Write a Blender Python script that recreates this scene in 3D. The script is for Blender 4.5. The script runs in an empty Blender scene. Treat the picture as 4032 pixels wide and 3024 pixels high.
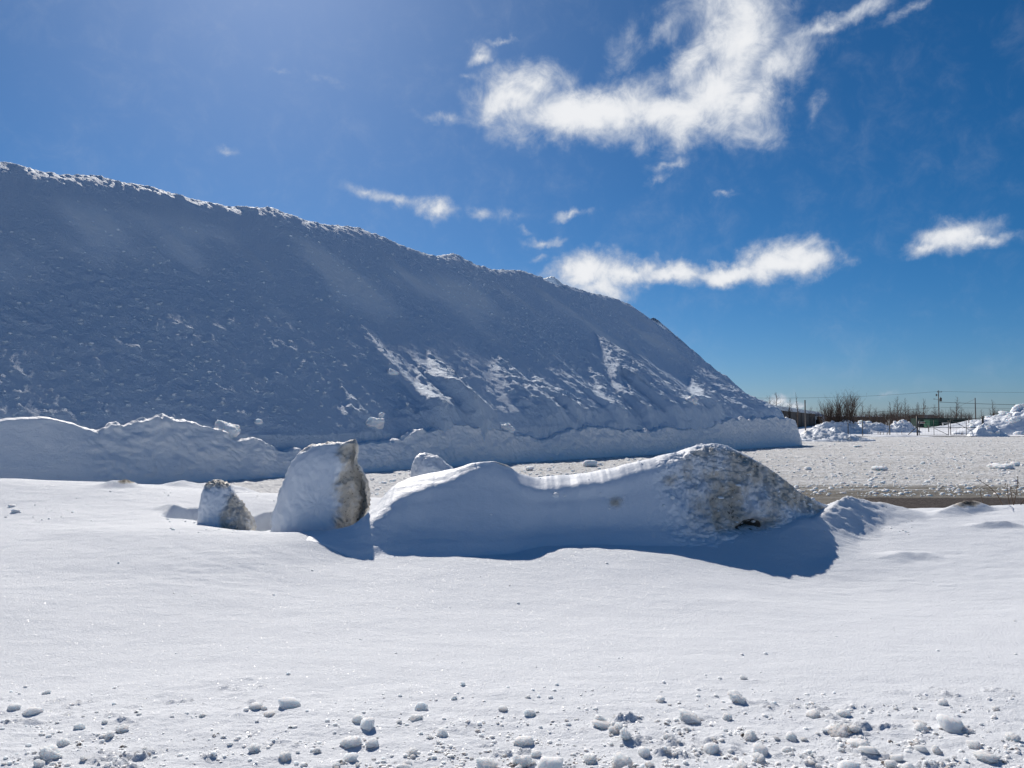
import bpy, math, random
import numpy as np
from mathutils import Vector

random.seed(7)
RNG = np.random.default_rng(7)
S = bpy.context.scene
COL = S.collection

# ------------------------------------------------------------------ camera
W0, H0, F = 4032.0, 3024.0, 3028.0          # photograph frame and focal length in its pixels
EYE = 1.6
PITCH = math.atan((1656 - 1512) / F)        # camera looks slightly up
cam_d = bpy.data.cameras.new('camera')
cam = bpy.data.objects.new('camera', cam_d)
COL.objects.link(cam)
cam.location = (0, 0, EYE)
cam.rotation_euler = (math.radians(90) + PITCH, 0, 0)
cam_d.sensor_fit = 'HORIZONTAL'
cam_d.sensor_width = 36.0
cam_d.lens = 36.0 * F / W0
cam_d.clip_start = 0.05
cam_d.clip_end = 9000
S.camera = cam

# ------------------------------------------------------------------ light
SUN_AZ = math.radians(-18.5)                # from +Y, positive to the right
SUN_EL = math.radians(36.9)
SUNV = Vector((math.sin(SUN_AZ) * math.cos(SUN_EL), math.cos(SUN_AZ) * math.cos(SUN_EL), math.sin(SUN_EL)))
sun_d = bpy.data.lights.new('sun', 'SUN')
sun_d.energy = 4.9
sun_d.angle = math.radians(0.53)
sun_d.color = (1.0, 0.935, 0.85)
sun = bpy.data.objects.new('sun', sun_d)
sun.rotation_euler = (-SUNV).to_track_quat('-Z', 'Y').to_euler()
sun.location = (0, 0, 60)
COL.objects.link(sun)

S.view_settings.view_transform = 'Standard'
S.view_settings.look = 'None'
S.view_settings.gamma = 1.0
S.view_settings.exposure = 0.0
S.view_settings.use_curve_mapping = False


def ray(px, py):
    """direction through a photograph pixel, scaled so that its Y is 1"""
    xc, yc = (px - W0 / 2) / F, (H0 / 2 - py) / F
    y = math.cos(PITCH) - yc * math.sin(PITCH)
    z = math.sin(PITCH) + yc * math.cos(PITCH)
    return xc / y, z / y


def at(px, py, d):
    u, v = ray(px, py)
    return np.array((u * d, d, EYE + v * d))


# ------------------------------------------------------------------ world: nishita sky with fair-weather clouds
world = bpy.data.worlds.new('World')
S.world = world
world.use_nodes = True
wn, wl = world.node_tree.nodes, world.node_tree.links
wn.clear()


def wnode(t, **kw):
    n = wn.new(t)
    for k, v in kw.items():
        setattr(n, k, v)
    return n


def wmath(op, a, b=None, clamp=False):
    n = wnode('ShaderNodeMath', operation=op)
    n.use_clamp = clamp
    for i, x in enumerate((a, b)):
        if x is None:
            continue
        if isinstance(x, (int, float)):
            n.inputs[i].default_value = x
        else:
            wl.new(x, n.inputs[i])
    return n.outputs[0]


sky = wnode('ShaderNodeTexSky', sky_type='NISHITA')
sky.sun_disc = False
sky.sun_elevation = SUN_EL
sky.sun_rotation = SUN_AZ
sky.altitude = 0
sky.air_density = 0.75
sky.dust_density = 0.42
sky.ozone_density = 10.0
SKY_STRENGTH = 0.066
hs = wnode('ShaderNodeHueSaturation')
hs.inputs['Saturation'].default_value = 1.17
hs.inputs['Hue'].default_value = 0.494
wl.new(sky.outputs[0], hs.inputs['Color'])

tc = wnode('ShaderNodeTexCoord')
sep = wnode('ShaderNodeSeparateXYZ')
wl.new(tc.outputs['Generated'], sep.inputs[0])
az = wmath('ARCTAN2', sep.outputs[0], sep.outputs[1])
el = wmath('ARCSINE', sep.outputs[2])
comb = wnode('ShaderNodeCombineXYZ')
wl.new(az, comb.inputs[0]); wl.new(el, comb.inputs[1])


def wnoise(vec, scale, detail, rough, dist=0.0, col=False):
    n = wnode('ShaderNodeTexNoise')
    n.inputs['Scale'].default_value = scale
    n.inputs['Detail'].default_value = detail
    n.inputs['Roughness'].default_value = rough
    n.inputs['Distortion'].default_value = dist
    wl.new(vec, n.inputs['Vector'])
    return n.outputs['Color' if col else 'Fac']


def wvec(op, a, b):
    n = wnode('ShaderNodeVectorMath', operation=op)
    for i, x in enumerate((a, b)):
        if isinstance(x, tuple):
            n.inputs[i].default_value = x
        else:
            wl.new(x, n.inputs[i])
    return n.outputs[0]


warp = wvec('MULTIPLY', wvec('SUBTRACT', wnoise(tc.outputs['Generated'], 9, 4, 0.6, 0, True), (0.5, 0.5, 0.5)), (0.085, 0.06, 0.0))
warp2 = wvec('MULTIPLY', wvec('SUBTRACT', wnoise(tc.outputs['Generated'], 34, 5, 0.62, 0, True), (0.5, 0.5, 0.5)), (0.036, 0.030, 0.0))
pos = wvec('ADD', wvec('ADD', comb.outputs[0], warp), warp2)
#  cloud puffs: photograph-pixel centre, half sizes, tilt in degrees (counter-clockwise), weight
PUFFS = [
    (2330, 440, 520, 150, 4, 1.15), (2010, 400, 240, 130, 0, 1.0), (2080, 350, 230, 140, 8, 0.95),
    (2650, 450, 520, 150, 3, 1.0), (2800, 360, 420, 200, 25, 0.95), (2930, 160, 380, 300, 60, 0.9),
    (2720, 250, 330, 130, 30, 0.75), (2470, 190, 160, 150, 60, 0.5), (3060, 260, 320, 170, 15, 0.72), (2960, 400, 260, 170, 30, 0.75),
    (3300, 95, 420, 62, 14, 0.62), (3600, 20, 280, 45, 18, 0.45), (3230, 190, 240, 45, -6, 0.36), (2930, 520, 240, 90, 0, 0.55),
    (2500, 540, 420, 70, 0, 0.5), (1760, 455, 150, 42, 0, 0.45), (2620, 100, 240, 90, 35, 0.42),
    (3000, -120, 500, 200, 30, 0.9), (2060, 290, 120, 60, 20, 0.6),
    (2340, 1065, 210, 105, 6, 1.05), (2480, 1060, 170, 80, 0, 1.0), (2400, 1120, 170, 75, 0, 0.8), (2640, 1075, 230, 62, 0, 0.95),
    (2850, 1072, 280, 60, 2, 0.95), (3090, 1030, 240, 110, 8, 1.1), (3190, 1025, 140, 110, 0, 1.0),
    (3080, 955, 150, 34, 0, 0.35),
    (3770, 905, 230, 90, 5, 0.95), (3640, 955, 170, 52, 12, 0.7), (3880, 925, 190, 55, -8, 0.75), (3760, 830, 160, 26, 4, 0.32),
    (1440, 770, 150, 50, -12, 0.62), (1560, 810, 130, 45, -20, 0.62), (1710, 850, 110, 60, -10, 0.75), (1890, 858, 90, 40, -10, 0.5),
    (1995, 855, 90, 45, 30, 0.36), (2250, 828, 100, 32, 4, 0.62), (2150, 943, 140, 30, 5, 0.6), (2060, 905, 70, 26, 0, 0.4), (2130, 1010, 80, 22, 0, 0.38),
    (895, 580, 85, 30, 0, 0.48), (1890, 238, 95, 42, 8, 0.6), (1900, 205, 90, 45, 0, 0.42), (1985, 158, 80, 26, 3, 0.5), (1835, 312, 70, 26, 0, 0.36),
    (2640, 635, 120, 34, 20, 0.4), (2590, 700, 90, 30, 30, 0.38), (2880, 778, 90, 22, 0, 0.34), (1090, 275, 70, 18, 0, 0.3), (1280, 310, 160, 40, -10, 0.3),
    (3060, 1562, 95, 42, 0, 0.85), (3110, 1572, 70, 30, 0, 0.8), (3460, 1545, 120, 26, 0, 0.33), (3220, 430, 110, 50, 60, 0.32),
]
dens = None
for (px, py, rx, ry, tilt, wgt) in PUFFS:
    u, v = ray(px, py)
    a_c, e_c = math.atan2(u, 1), math.atan2(v, math.hypot(u, 1))
    rx, ry = rx * 1.07, ry * 1.12
    u1, v1 = ray(px + rx, py)
    ra = abs(math.atan2(u1, 1) - a_c)
    u2, v2 = ray(px, py - ry)
    re = abs(math.atan2(v2, math.hypot(u2, 1)) - e_c)
    m = wnode('ShaderNodeMapping', vector_type='TEXTURE')
    m.inputs['Location'].default_value = (a_c, e_c, 0)
    m.inputs['Rotation'].default_value = (0, 0, math.radians(tilt))
    m.inputs['Scale'].default_value = (ra, re, 1)
    wl.new(pos, m.inputs['Vector'])
    g = wnode('ShaderNodeTexGradient', gradient_type='SPHERICAL')
    wl.new(m.outputs[0], g.inputs['Vector'])
    k = wmath('MULTIPLY', g.outputs['Fac'], wgt)
    if dens is None:
        dens = k
    else:
        mx = wnode('ShaderNodeMath', operation='SMOOTH_MAX')
        wl.new(dens, mx.inputs[0]); wl.new(k, mx.inputs[1]); mx.inputs[2].default_value = 0.12
        dens = mx.outputs[0]
#  the rest of the sky: the same scattered small clouds at every bearing
cover = wnoise(wvec('MULTIPLY', tc.outputs['Generated'], (1, 1, 2.2)), 3.4, 5, 0.55)
behind = wnode('ShaderNodeMapRange'); behind.inputs[1].default_value = 0.85; behind.inputs[2].default_value = 1.1
wl.new(wmath('ABSOLUTE', az), behind.inputs[0])
scat = wmath('MULTIPLY', wmath('MULTIPLY', wmath('SUBTRACT', cover, 0.63), 3.0, True), behind.outputs[0])
up = wnode('ShaderNodeMapRange'); up.inputs[1].default_value = 0.02; up.inputs[2].default_value = 0.12
wl.new(el, up.inputs[0])
scat = wmath('MULTIPLY', scat, up.outputs[0])
dens = wmath('MAXIMUM', dens, scat)
fine = wnoise(tc.outputs['Generated'], 26, 9, 0.66, 0.4)
mid = wnoise(tc.outputs['Generated'], 11, 6, 0.55, 0.2)
ero = wmath('ADD', wmath('MULTIPLY', wmath('SUBTRACT', fine, 0.5), 1.05), wmath('MULTIPLY', wmath('SUBTRACT', mid, 0.5), 0.45))
gate = wnode('ShaderNodeMapRange'); gate.inputs[1].default_value = 0.0; gate.inputs[2].default_value = 0.22
wl.new(dens, gate.inputs[0])
dd = wmath('ADD', dens, wmath('MULTIPLY', ero, gate.outputs[0]))
alpha = wnode('ShaderNodeMapRange', interpolation_type='SMOOTHSTEP')
alpha.inputs[1].default_value = 0.05; alpha.inputs[2].default_value = 0.80
wl.new(dd, alpha.inputs[0])
core = wnode('ShaderNodeMapRange', interpolation_type='SMOOTHSTEP')
core.inputs[1].default_value = 0.30; core.inputs[2].default_value = 1.00
wl.new(dd, core.inputs[0])
ccol = wnode('ShaderNodeMix', data_type='RGBA')
wl.new(core.outputs[0], ccol.inputs['Factor'])
ccol.inputs['A'].default_value = (0.52, 0.58, 0.68, 1)
ccol.inputs['B'].default_value = (0.88, 0.89, 0.91, 1)
scl = wnode('ShaderNodeVectorMath', operation='SCALE')
scl.inputs['Scale'].default_value = SKY_STRENGTH
wl.new(hs.outputs[0], scl.inputs[0])
mixc = wnode('ShaderNodeMix', data_type='RGBA')
wl.new(wmath('MULTIPLY', alpha.outputs[0], 0.97), mixc.inputs['Factor'])
wl.new(scl.outputs[0], mixc.inputs['A']); wl.new(ccol.outputs['Result'], mixc.inputs['B'])
unscl = wnode('ShaderNodeVectorMath', operation='SCALE')
unscl.inputs['Scale'].default_value = 1.0 / SKY_STRENGTH
wl.new(mixc.outputs['Result'], unscl.inputs[0])
bg = wnode('ShaderNodeBackground')
bg.inputs['Strength'].default_value = SKY_STRENGTH
wl.new(unscl.outputs[0], bg.inputs['Color'])
wo = wnode('ShaderNodeOutputWorld')
wl.new(bg.outputs[0], wo.inputs['Surface'])
world.cycles.sampling_method = 'MANUAL'
world.cycles.sample_map_resolution = 512

S.cycles.max_bounces = 6
S.cycles.diffuse_bounces = 4
S.cycles.glossy_bounces = 2
S.cycles.transmission_bounces = 2
S.cycles.use_denoising = True
S.cycles.sample_clamp_direct = 0
S.cycles.sample_clamp_indirect = 6

# ------------------------------------------------------------------ noise in numpy
_perm = np.random.default_rng(11).permutation(256)
_perm = np.concatenate([_perm, _perm, _perm])
_grad = np.random.default_rng(12).normal(size=(256, 3))
_grad /= np.linalg.norm(_grad, axis=1)[:, None]


def perlin(x, y, z):
    x, y, z = np.broadcast_arrays(np.asarray(x, float), np.asarray(y, float), np.asarray(z, float))
    xi, yi, zi = np.floor(x).astype(int), np.floor(y).astype(int), np.floor(z).astype(int)
    xf, yf, zf = x - xi, y - yi, z - zi
    xi, yi, zi = xi & 255, yi & 255, zi & 255
    u, v, w = (q * q * q * (q * (q * 6 - 15) + 10) for q in (xf, yf, zf))
    def gr(a, b, c):
        g = _grad[_perm[_perm[_perm[xi + a] + yi + b] + zi + c]]
        return g[..., 0] * (xf - a) + g[..., 1] * (yf - b) + g[..., 2] * (zf - c)
    def lerp(a, b, t):
        return a + t * (b - a)
    return 1.4 * lerp(lerp(lerp(gr(0, 0, 0), gr(1, 0, 0), u), lerp(gr(0, 1, 0), gr(1, 1, 0), u), v),
                      lerp(lerp(gr(0, 0, 1), gr(1, 0, 1), u), lerp(gr(0, 1, 1), gr(1, 1, 1), u), v), w)


def fbm(x, y, z=0.0, o=4, gain=0.5, lac=2.03, ridged=False, billow=False):
    s, a, tot = 0.0, 1.0, 0.0
    for i in range(o):
        n = perlin(np.asarray(x) * lac ** i + 17.3 * i, np.asarray(y) * lac ** i - 9.1 * i, np.asarray(z) * lac ** i + 4.7 * i)
        if ridged:
            n = 1 - 2 * np.abs(n)
        elif billow:
            n = 2 * np.abs(n) - 0.55
        s = s + a * n
        tot += a
        a *= gain
    return s / tot


def sstep(a, b, x):
    t = np.clip((np.asarray(x, float) - a) / (b - a), 0, 1)
    return t * t * (3 - 2 * t)


# ------------------------------------------------------------------ mesh helpers
def link(o, parent=None):
    COL.objects.link(o)
    if parent is not None:
        o.parent = parent
    return o


def mesh_obj(name, verts, faces, mat, parent=None, smooth=True, attrs=None):
    me = bpy.data.meshes.new(name)
    verts = np.asarray(verts, dtype=np.float32).reshape(-1, 3)
    if isinstance(faces, np.ndarray):
        n, k = faces.shape
        me.vertices.add(len(verts)); me.vertices.foreach_set('co', verts.ravel())
        me.loops.add(n * k); me.loops.foreach_set('vertex_index', faces.astype(np.int32).ravel())
        me.polygons.add(n)
        me.polygons.foreach_set('loop_start', np.arange(0, n * k, k, dtype=np.int32))
        me.update(calc_edges=True)
    else:
        me.from_pydata([tuple(map(float, v)) for v in verts], [], faces)
        me.update()
    if smooth:
        me.polygons.foreach_set('use_smooth', np.ones(len(me.polygons), dtype=bool))
    if attrs:
        for k, v in attrs.items():
            a = me.attributes.new(k, 'FLOAT', 'POINT')
            a.data.foreach_set('value', np.asarray(v, dtype=np.float32).ravel())
    me.validate()
    if mat is not None:
        me.materials.append(mat)
    return link(bpy.data.objects.new(name, me), parent)


def grid_faces(nr, nc, wrap=False):
    r = np.arange(nr - 1)[:, None]
    c = np.arange(nc if wrap else nc - 1)[None, :]
    c2 = (c + 1) % nc
    return np.stack([r * nc + c, r * nc + c2, (r + 1) * nc + c2, (r + 1) * nc + c], axis=-1).reshape(-1, 4)


def grid_obj(name, P, mat, parent=None, attrs=None, flip=False):
    nr, nc = P.shape[:2]
    f = grid_faces(nr, nc)
    if flip:
        f = f[:, ::-1]
    return mesh_obj(name, P.reshape(-1, 3), f, mat, parent, True, attrs)


def tag(o, label=None, cat=None, group=None, kind=None):
    for k, v in (('label', label), ('category', cat), ('group', group), ('kind', kind)):
        if v:
            o[k] = v
    return o


def empty(name, loc=(0, 0, 0), rz=0.0):
    o = bpy.data.objects.new(name, None)
    o.location = loc
    o.rotation_euler = (0, 0, rz)
    o.empty_display_size = 0.3
    return link(o)


class MB:
    """collects boxes and tubes into one mesh"""
    def __init__(s):
        s.v, s.f = [], []

    def box(s, x0, x1, y0, y1, z0, z1):
        b = len(s.v)
        s.v += [(x0, y0, z0), (x1, y0, z0), (x1, y1, z0), (x0, y1, z0), (x0, y0, z1), (x1, y0, z1), (x1, y1, z1), (x0, y1, z1)]
        s.f += [tuple(b + i for i in q) for q in ((0, 3, 2, 1), (4, 5, 6, 7), (0, 1, 5, 4), (1, 2, 6, 5), (2, 3, 7, 6), (3, 0, 4, 7))]
        return s

    def tube(s, pts, r, n=6, cap=True):
        pts = [Vector(p) for p in pts]
        rr = list(r) if hasattr(r, '__len__') else [r] * len(pts)
        b = len(s.v)
        for i, p in enumerate(pts):
            d = (pts[min(i + 1, len(pts) - 1)] - pts[max(i - 1, 0)])
            d = d.normalized() if d.length > 1e-9 else Vector((0, 0, 1))
            a = d.cross(Vector((0, 0, 1))) if abs(d.z) < 0.95 else d.cross(Vector((1, 0, 0)))
            a.normalize(); c = d.cross(a)
            for j in range(n):
                t = 2 * math.pi * j / n
                s.v.append(tuple(p + (a * math.cos(t) + c * math.sin(t)) * rr[i]))
        for i in range(len(pts) - 1):
            for j in range(n):
                k = (j + 1) % n
                s.f.append((b + i * n + j, b + i * n + k, b + (i + 1) * n + k, b + (i + 1) * n + j))
        if cap:
            s.f.append(tuple(b + j for j in range(n))[::-1])
            s.f.append(tuple(b + (len(pts) - 1) * n + j for j in range(n)))
        return s

    def build(s, name, mat, parent=None, smooth=False):
        return mesh_obj(name, s.v, s.f, mat, parent, smooth)


# ------------------------------------------------------------------ materials
class NT:
    def __init__(s, name):
        s.m = bpy.data.materials.new(name)
        s.m.use_nodes = True
        s.n, s.l = s.m.node_tree.nodes, s.m.node_tree.links
        s.n.clear()
        s.out = s.n.new('ShaderNodeOutputMaterial')
        s.p = s.n.new('ShaderNodeBsdfPrincipled')
        s.l.new(s.p.outputs[0], s.out.inputs['Surface'])
        s.tc = s.n.new('ShaderNodeTexCoord').outputs['Object']

    def put(s, sock, x):
        if isinstance(x, bpy.types.NodeSocket):
            s.l.new(x, sock)
        elif isinstance(x, (tuple, list)) and len(x) == 3 and sock.type == 'RGBA':
            sock.default_value = (*x, 1)
        else:
            sock.default_value = x

    def noise(s, scale, detail=4, rough=0.55, vec=None, dist=0.0, stretch=None, col=False):
        n = s.n.new('ShaderNodeTexNoise')
        v = vec if vec is not None else s.tc
        if stretch:
            m = s.n.new('ShaderNodeMapping'); m.inputs['Scale'].default_value = stretch
            s.l.new(v, m.inputs['Vector']); v = m.outputs[0]
        s.l.new(v, n.inputs['Vector'])
        n.inputs['Scale'].default_value = scale; n.inputs['Detail'].default_value = detail
        n.inputs['Roughness'].default_value = rough; n.inputs['Distortion'].default_value = dist
        return n.outputs['Color' if col else 'Fac']

    def voronoi(s, scale, feat='F1', out='Distance', rnd=1.0):
        n = s.n.new('ShaderNodeTexVoronoi'); n.feature = feat
        s.l.new(s.tc, n.inputs['Vector']); n.inputs['Scale'].default_value = scale
        n.inputs['Randomness'].default_value = rnd
        return n.outputs[out]

    def rng(s, x, a, b, c=0.0, d=1.0, smooth=True):
        n = s.n.new('ShaderNodeMapRange')
        n.interpolation_type = 'SMOOTHSTEP' if smooth else 'LINEAR'
        for i, q in enumerate((x, a, b, c, d)):
            s.put(n.inputs[i], q)
        return n.outputs[0]

    def math(s, op, a, b=0.0, clamp=False):
        n = s.n.new('ShaderNodeMath'); n.operation = op; n.use_clamp = clamp
        s.put(n.inputs[0], a); s.put(n.inputs[1], b)
        return n.outputs[0]

    def mix(s, f, a, b):
        n = s.n.new('ShaderNodeMix'); n.data_type = 'RGBA'
        s.put(n.inputs['Factor'], f); s.put(n.inputs['A'], a); s.put(n.inputs['B'], b)
        return n.outputs['Result']

    def attr(s, name):
        n = s.n.new('ShaderNodeAttribute'); n.attribute_name = name
        return n.outputs['Fac']

    def bump(s, h, dist, strength=1.0, base=None):
        n = s.n.new('ShaderNodeBump')
        s.put(n.inputs['Height'], h); n.inputs['Distance'].default_value = dist; s.put(n.inputs['Strength'], strength)
        if base is not None:
            s.l.new(base, n.inputs['Normal'])
        return n.outputs[0]

    def fin(s, color, rough=0.6, normal=None, spec=0.3, metal=0.0):
        s.put(s.p.inputs['Base Color'], color)
        s.put(s.p.inputs['Roughness'], rough)
        s.p.inputs['Specular IOR Level'].default_value = spec
        s.p.inputs['Metallic'].default_value = metal
        if normal is not None:
            s.l.new(normal, s.p.inputs['Normal'])
        return s.m


SNOW = (0.83, 0.85, 0.88)


def mat_snow_near():
    t = NT('wind_packed_snow')
    b = t.bump(t.noise(7, 6, 0.62, stretch=(0.8, 1.1, 1)), 0.025, 0.5)
    b = t.bump(t.noise(60, 4, 0.7), 0.014, 0.9, b)
    b = t.bump(t.noise(220, 2, 0.6), 0.005, 0.9, b)
    c = t.mix(t.noise(1.4, 4, 0.6), (0.83, 0.86, 0.90), (0.87, 0.895, 0.93))
    # loose ice crystals: rare facets tipped at their own angles
    d = t.attr('dirt')
    n1 = t.noise(7, 7, 0.68, dist=0.3)
    k = t.math('ADD', d, t.math('MULTIPLY', t.math('SUBTRACT', n1, 0.5), 1.1))
    c = t.mix(t.rng(t.math('MULTIPLY', k, t.rng(d, 0.02, 0.15)), 0.25, 0.7), c, (0.50, 0.45, 0.38))
    c = t.mix(t.rng(t.math('MULTIPLY', k, t.rng(d, 0.02, 0.15)), 0.62, 0.95), c, (0.10, 0.085, 0.07))
    m = t.fin(c, 0.75, b, 0.12)
    v = t.n.new('ShaderNodeTexVoronoi'); t.l.new(t.tc, v.inputs['Vector']); v.inputs['Scale'].default_value = 300
    sepc = t.n.new('ShaderNodeSeparateColor'); t.l.new(v.outputs['Color'], sepc.inputs[0])
    pick = t.math('GREATER_THAN', sepc.outputs[2], 0.94)
    gl = t.n.new('ShaderNodeBsdfGlossy'); gl.inputs['Roughness'].default_value = 0.26
    gl.inputs['Color'].default_value = (0.5, 0.5, 0.5, 1)
    off = t.n.new('ShaderNodeVectorMath'); off.operation = 'SUBTRACT'
    t.l.new(v.outputs['Color'], off.inputs[0]); off.inputs[1].default_value = (0.5, 0.5, 0.1)
    nn = t.n.new('ShaderNodeVectorMath'); nn.operation = 'NORMALIZE'; t.l.new(off.outputs[0], nn.inputs[0])
    t.l.new(nn.outputs[0], gl.inputs['Normal'])
    mx = t.n.new('ShaderNodeMixShader')
    t.l.new(t.math('MULTIPLY', pick, 0.16), mx.inputs[0]); t.l.new(t.p.outputs[0], mx.inputs[1]); t.l.new(gl.outputs[0], mx.inputs[2])
    t.l.new(mx.outputs[0], t.out.inputs['Surface'])
    return m


def mat_snow_clod():
    t = NT('crusted_snow')
    b = t.bump(t.noise(3.5, 7, 0.72), 0.016, 0.8)
    b = t.bump(t.noise(16, 4, 0.65), 0.004, 0.8, b)
    m = t.fin(t.mix(t.noise(6, 3, 0.6), (0.89, 0.915, 0.945), (0.93, 0.945, 0.965)), 0.7, b, 0.15)
    t.p.inputs['Subsurface Weight'].default_value = 1.0
    t.p.inputs['Subsurface Radius'].default_value = (0.80, 0.95, 1.05)
    t.p.inputs['Subsurface Scale'].default_value = 0.09
    return m


def mat_snow_pile():
    t = NT('heaped_snow')
    b = t.bump(t.noise(2.2, 6, 0.65), 0.12, 0.5)
    b = t.bump(t.noise(9, 6, 0.75), 0.09, t.rng(t.attr('powder'), 0, 1, 1.0, 0.25), b)
    spk = t.math('MULTIPLY', t.rng(t.noise(7, 6, 0.75), 0.74, 0.80), 0.55)
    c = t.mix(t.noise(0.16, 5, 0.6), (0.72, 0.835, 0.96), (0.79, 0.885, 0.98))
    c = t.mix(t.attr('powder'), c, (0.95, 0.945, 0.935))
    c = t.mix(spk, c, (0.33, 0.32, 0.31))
    return t.fin(c, 0.65, b, 0.2)


def mat_bank():
    t = NT('plow_cut_snow')
    b = t.bump(t.noise(3.0, 6, 0.6, stretch=(1, 1, 2)), 0.08, 0.45)
    b = t.bump(t.noise(22, 4, 0.65), 0.02, 0.6, b)
    spk = t.rng(t.noise(9, 6, 0.75, stretch=(1, 1, 1.8)), 0.655, 0.72)
    c = t.mix(t.noise(0.9, 5, 0.6), (0.83, 0.845, 0.865), (0.90, 0.915, 0.93))
    spk2 = t.rng(t.noise(2.6, 8, 0.72), 0.60, 0.75)
    c = t.mix(t.math('MULTIPLY', spk2, 0.30), c, (0.48, 0.44, 0.39))
    c = t.mix(t.math('MULTIPLY', spk, 0.8), c, (0.16, 0.14, 0.12))
    return t.fin(c, 0.6, b, 0.25)


def mat_dirty():
    """snow with road grit where the attribute 'dirt' says so"""
    t = NT('gritty_ice')
    d = t.attr('dirt')
    n1 = t.noise(5.5, 8, 0.68, dist=0.4)
    n2 = t.noise(24, 6, 0.7)
    k = t.math('ADD', d, t.math('MULTIPLY', t.math('SUBTRACT', n1, 0.5), 1.1))
    film = t.rng(k, 0.28, 0.80)
    dark = t.rng(t.math('ADD', k, t.math('MULTIPLY', t.math('SUBTRACT', n2, 0.5), 1.7)), 0.84, 1.08)
    b = t.bump(t.noise(9, 6, 0.62), 0.06, t.rng(d, 0.0, 0.4, 0.16, 0.6))
    b = t.bump(n2, 0.022, t.rng(d, 0.0, 0.5, 0.25, 0.9), b)
    b = t.bump(t.noise(120, 3, 0.6), 0.005, 0.7, b)
    c = t.mix(t.math('MULTIPLY', film, t.rng(d, 0.0, 0.12)), t.mix(t.noise(2, 3), (0.79, 0.83, 0.88), (0.83, 0.865, 0.91)), t.mix(n1, (0.44, 0.385, 0.305), (0.66, 0.62, 0.55)))
    c = t.mix(dark, c, t.mix(n2, (0.05, 0.042, 0.034), (0.15, 0.125, 0.10)))
    return t.fin(c, 0.5, b, 0.35)


def mat_lot():
    t = NT('churned_lot_snow')
    lump, ice, bare = t.attr('lump'), t.attr('ice'), t.attr('bare')
    st = t.noise(1.0, 6, 0.62, stretch=(0.35, 3.2, 1))
    icec = t.mix(st, (0.27, 0.255, 0.22), (0.58, 0.565, 0.53))
    k = t.math('ADD', lump, t.math('MULTIPLY', t.math('SUBTRACT', t.noise(6, 5, 0.65), 0.5), 1.0))
    c = t.mix(t.rng(k, 0.08, 0.62), icec, (0.82, 0.825, 0.83))
    k2 = t.math('ADD', ice, t.math('MULTIPLY', t.math('SUBTRACT', st, 0.5), 1.6))
    c = t.mix(t.rng(k2, 0.45, 0.95), c, t.mix(t.noise(14, 5, 0.7, stretch=(0.3, 2, 1)), (0.07, 0.06, 0.047), (0.36, 0.34, 0.30)))
    k3 = t.math('ADD', bare, t.math('MULTIPLY', t.math('SUBTRACT', t.noise(7, 6, 0.75, stretch=(0.5, 1.6, 1)), 0.5), 2.4))
    c = t.mix(t.rng(k3, 0.50, 0.72), c, t.mix(t.rng(t.noise(22, 5, 0.8), .35, .72), (0.014, 0.011, 0.010), (0.13, 0.11, 0.10)))
    b = t.bump(t.noise(5, 6, 0.72, stretch=(0.7, 1.3, 1)), 0.15, t.rng(bare, .3, .6, 1.0, 0.25))
    return t.fin(c, 0.85, b, 0.12)


def mat_plain(name, c1, c2, scale=3.0, rough=0.7, bump=0.0, metal=0.0, spec=0.3, stretch=None):
    t = NT(name)
    n = t.noise(scale, 5, 0.6, stretch=stretch)
    return t.fin(t.mix(n, c1, c2), rough, t.bump(t.noise(scale * 6, 4, 0.6), bump, 0.6) if bump else None, spec, metal)


M_NEAR, M_CLOD, M_PILE, M_BANK, M_DIRTY, M_LOT = mat_snow_near(), mat_snow_clod(), mat_snow_pile(), mat_bank(), mat_dirty(), mat_lot()
M_FAR = mat_plain('field_snow', (0.80, 0.82, 0.85), (0.86, 0.87, 0.89), 0.3, 0.6, 0.05)
M_BARK = mat_plain('bare_bark', (0.065, 0.046, 0.037), (0.14, 0.105, 0.085), 6, 0.85)
M_BROWN = mat_plain('brown_cladding', (0.060, 0.045, 0.034), (0.085, 0.065, 0.050), 0.6, 0.7)
M_ROOFG = mat_plain('frosted_metal_roof', (0.42, 0.47, 0.53), (0.55, 0.60, 0.66), 0.5, 0.45)
M_SLATE = mat_plain('slate_roof', (0.060, 0.063, 0.075), (0.09, 0.095, 0.11), 0.6, 0.7)
M_WHITE = mat_plain('white_paint', (0.60, 0.60, 0.58), (0.74, 0.74, 0.72), 2, 0.6)
M_GREEN = mat_plain('dark_green_paint', (0.008, 0.030, 0.022), (0.014, 0.045, 0.032), 1.5, 0.55)
M_GREEN2 = mat_plain('green_paint', (0.015, 0.085, 0.045), (0.024, 0.12, 0.065), 1.5, 0.5)
M_STEEL = mat_plain('galvanised_steel', (0.16, 0.165, 0.17), (0.26, 0.265, 0.27), 5, 0.5, 0, 0.6)
M_RAIL = mat_plain('weathered_steel', (0.07, 0.068, 0.065), (0.13, 0.125, 0.12), 5, 0.6, 0, 0.4)
M_POLE = mat_plain('weathered_pole_wood', (0.13, 0.115, 0.10), (0.22, 0.20, 0.18), 3, 0.85)
M_CABLE = mat_plain('black_cable', (0.02, 0.02, 0.02), (0.035, 0.035, 0.035), 3, 0.6)
M_RED = mat_plain('red_print', (0.25, 0.07, 0.05), (0.32, 0.10, 0.07), 5, 0.6)
M_STALK = mat_plain('dry_stalk', (0.10, 0.065, 0.045), (0.18, 0.13, 0.09), 20, 0.8)

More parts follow.
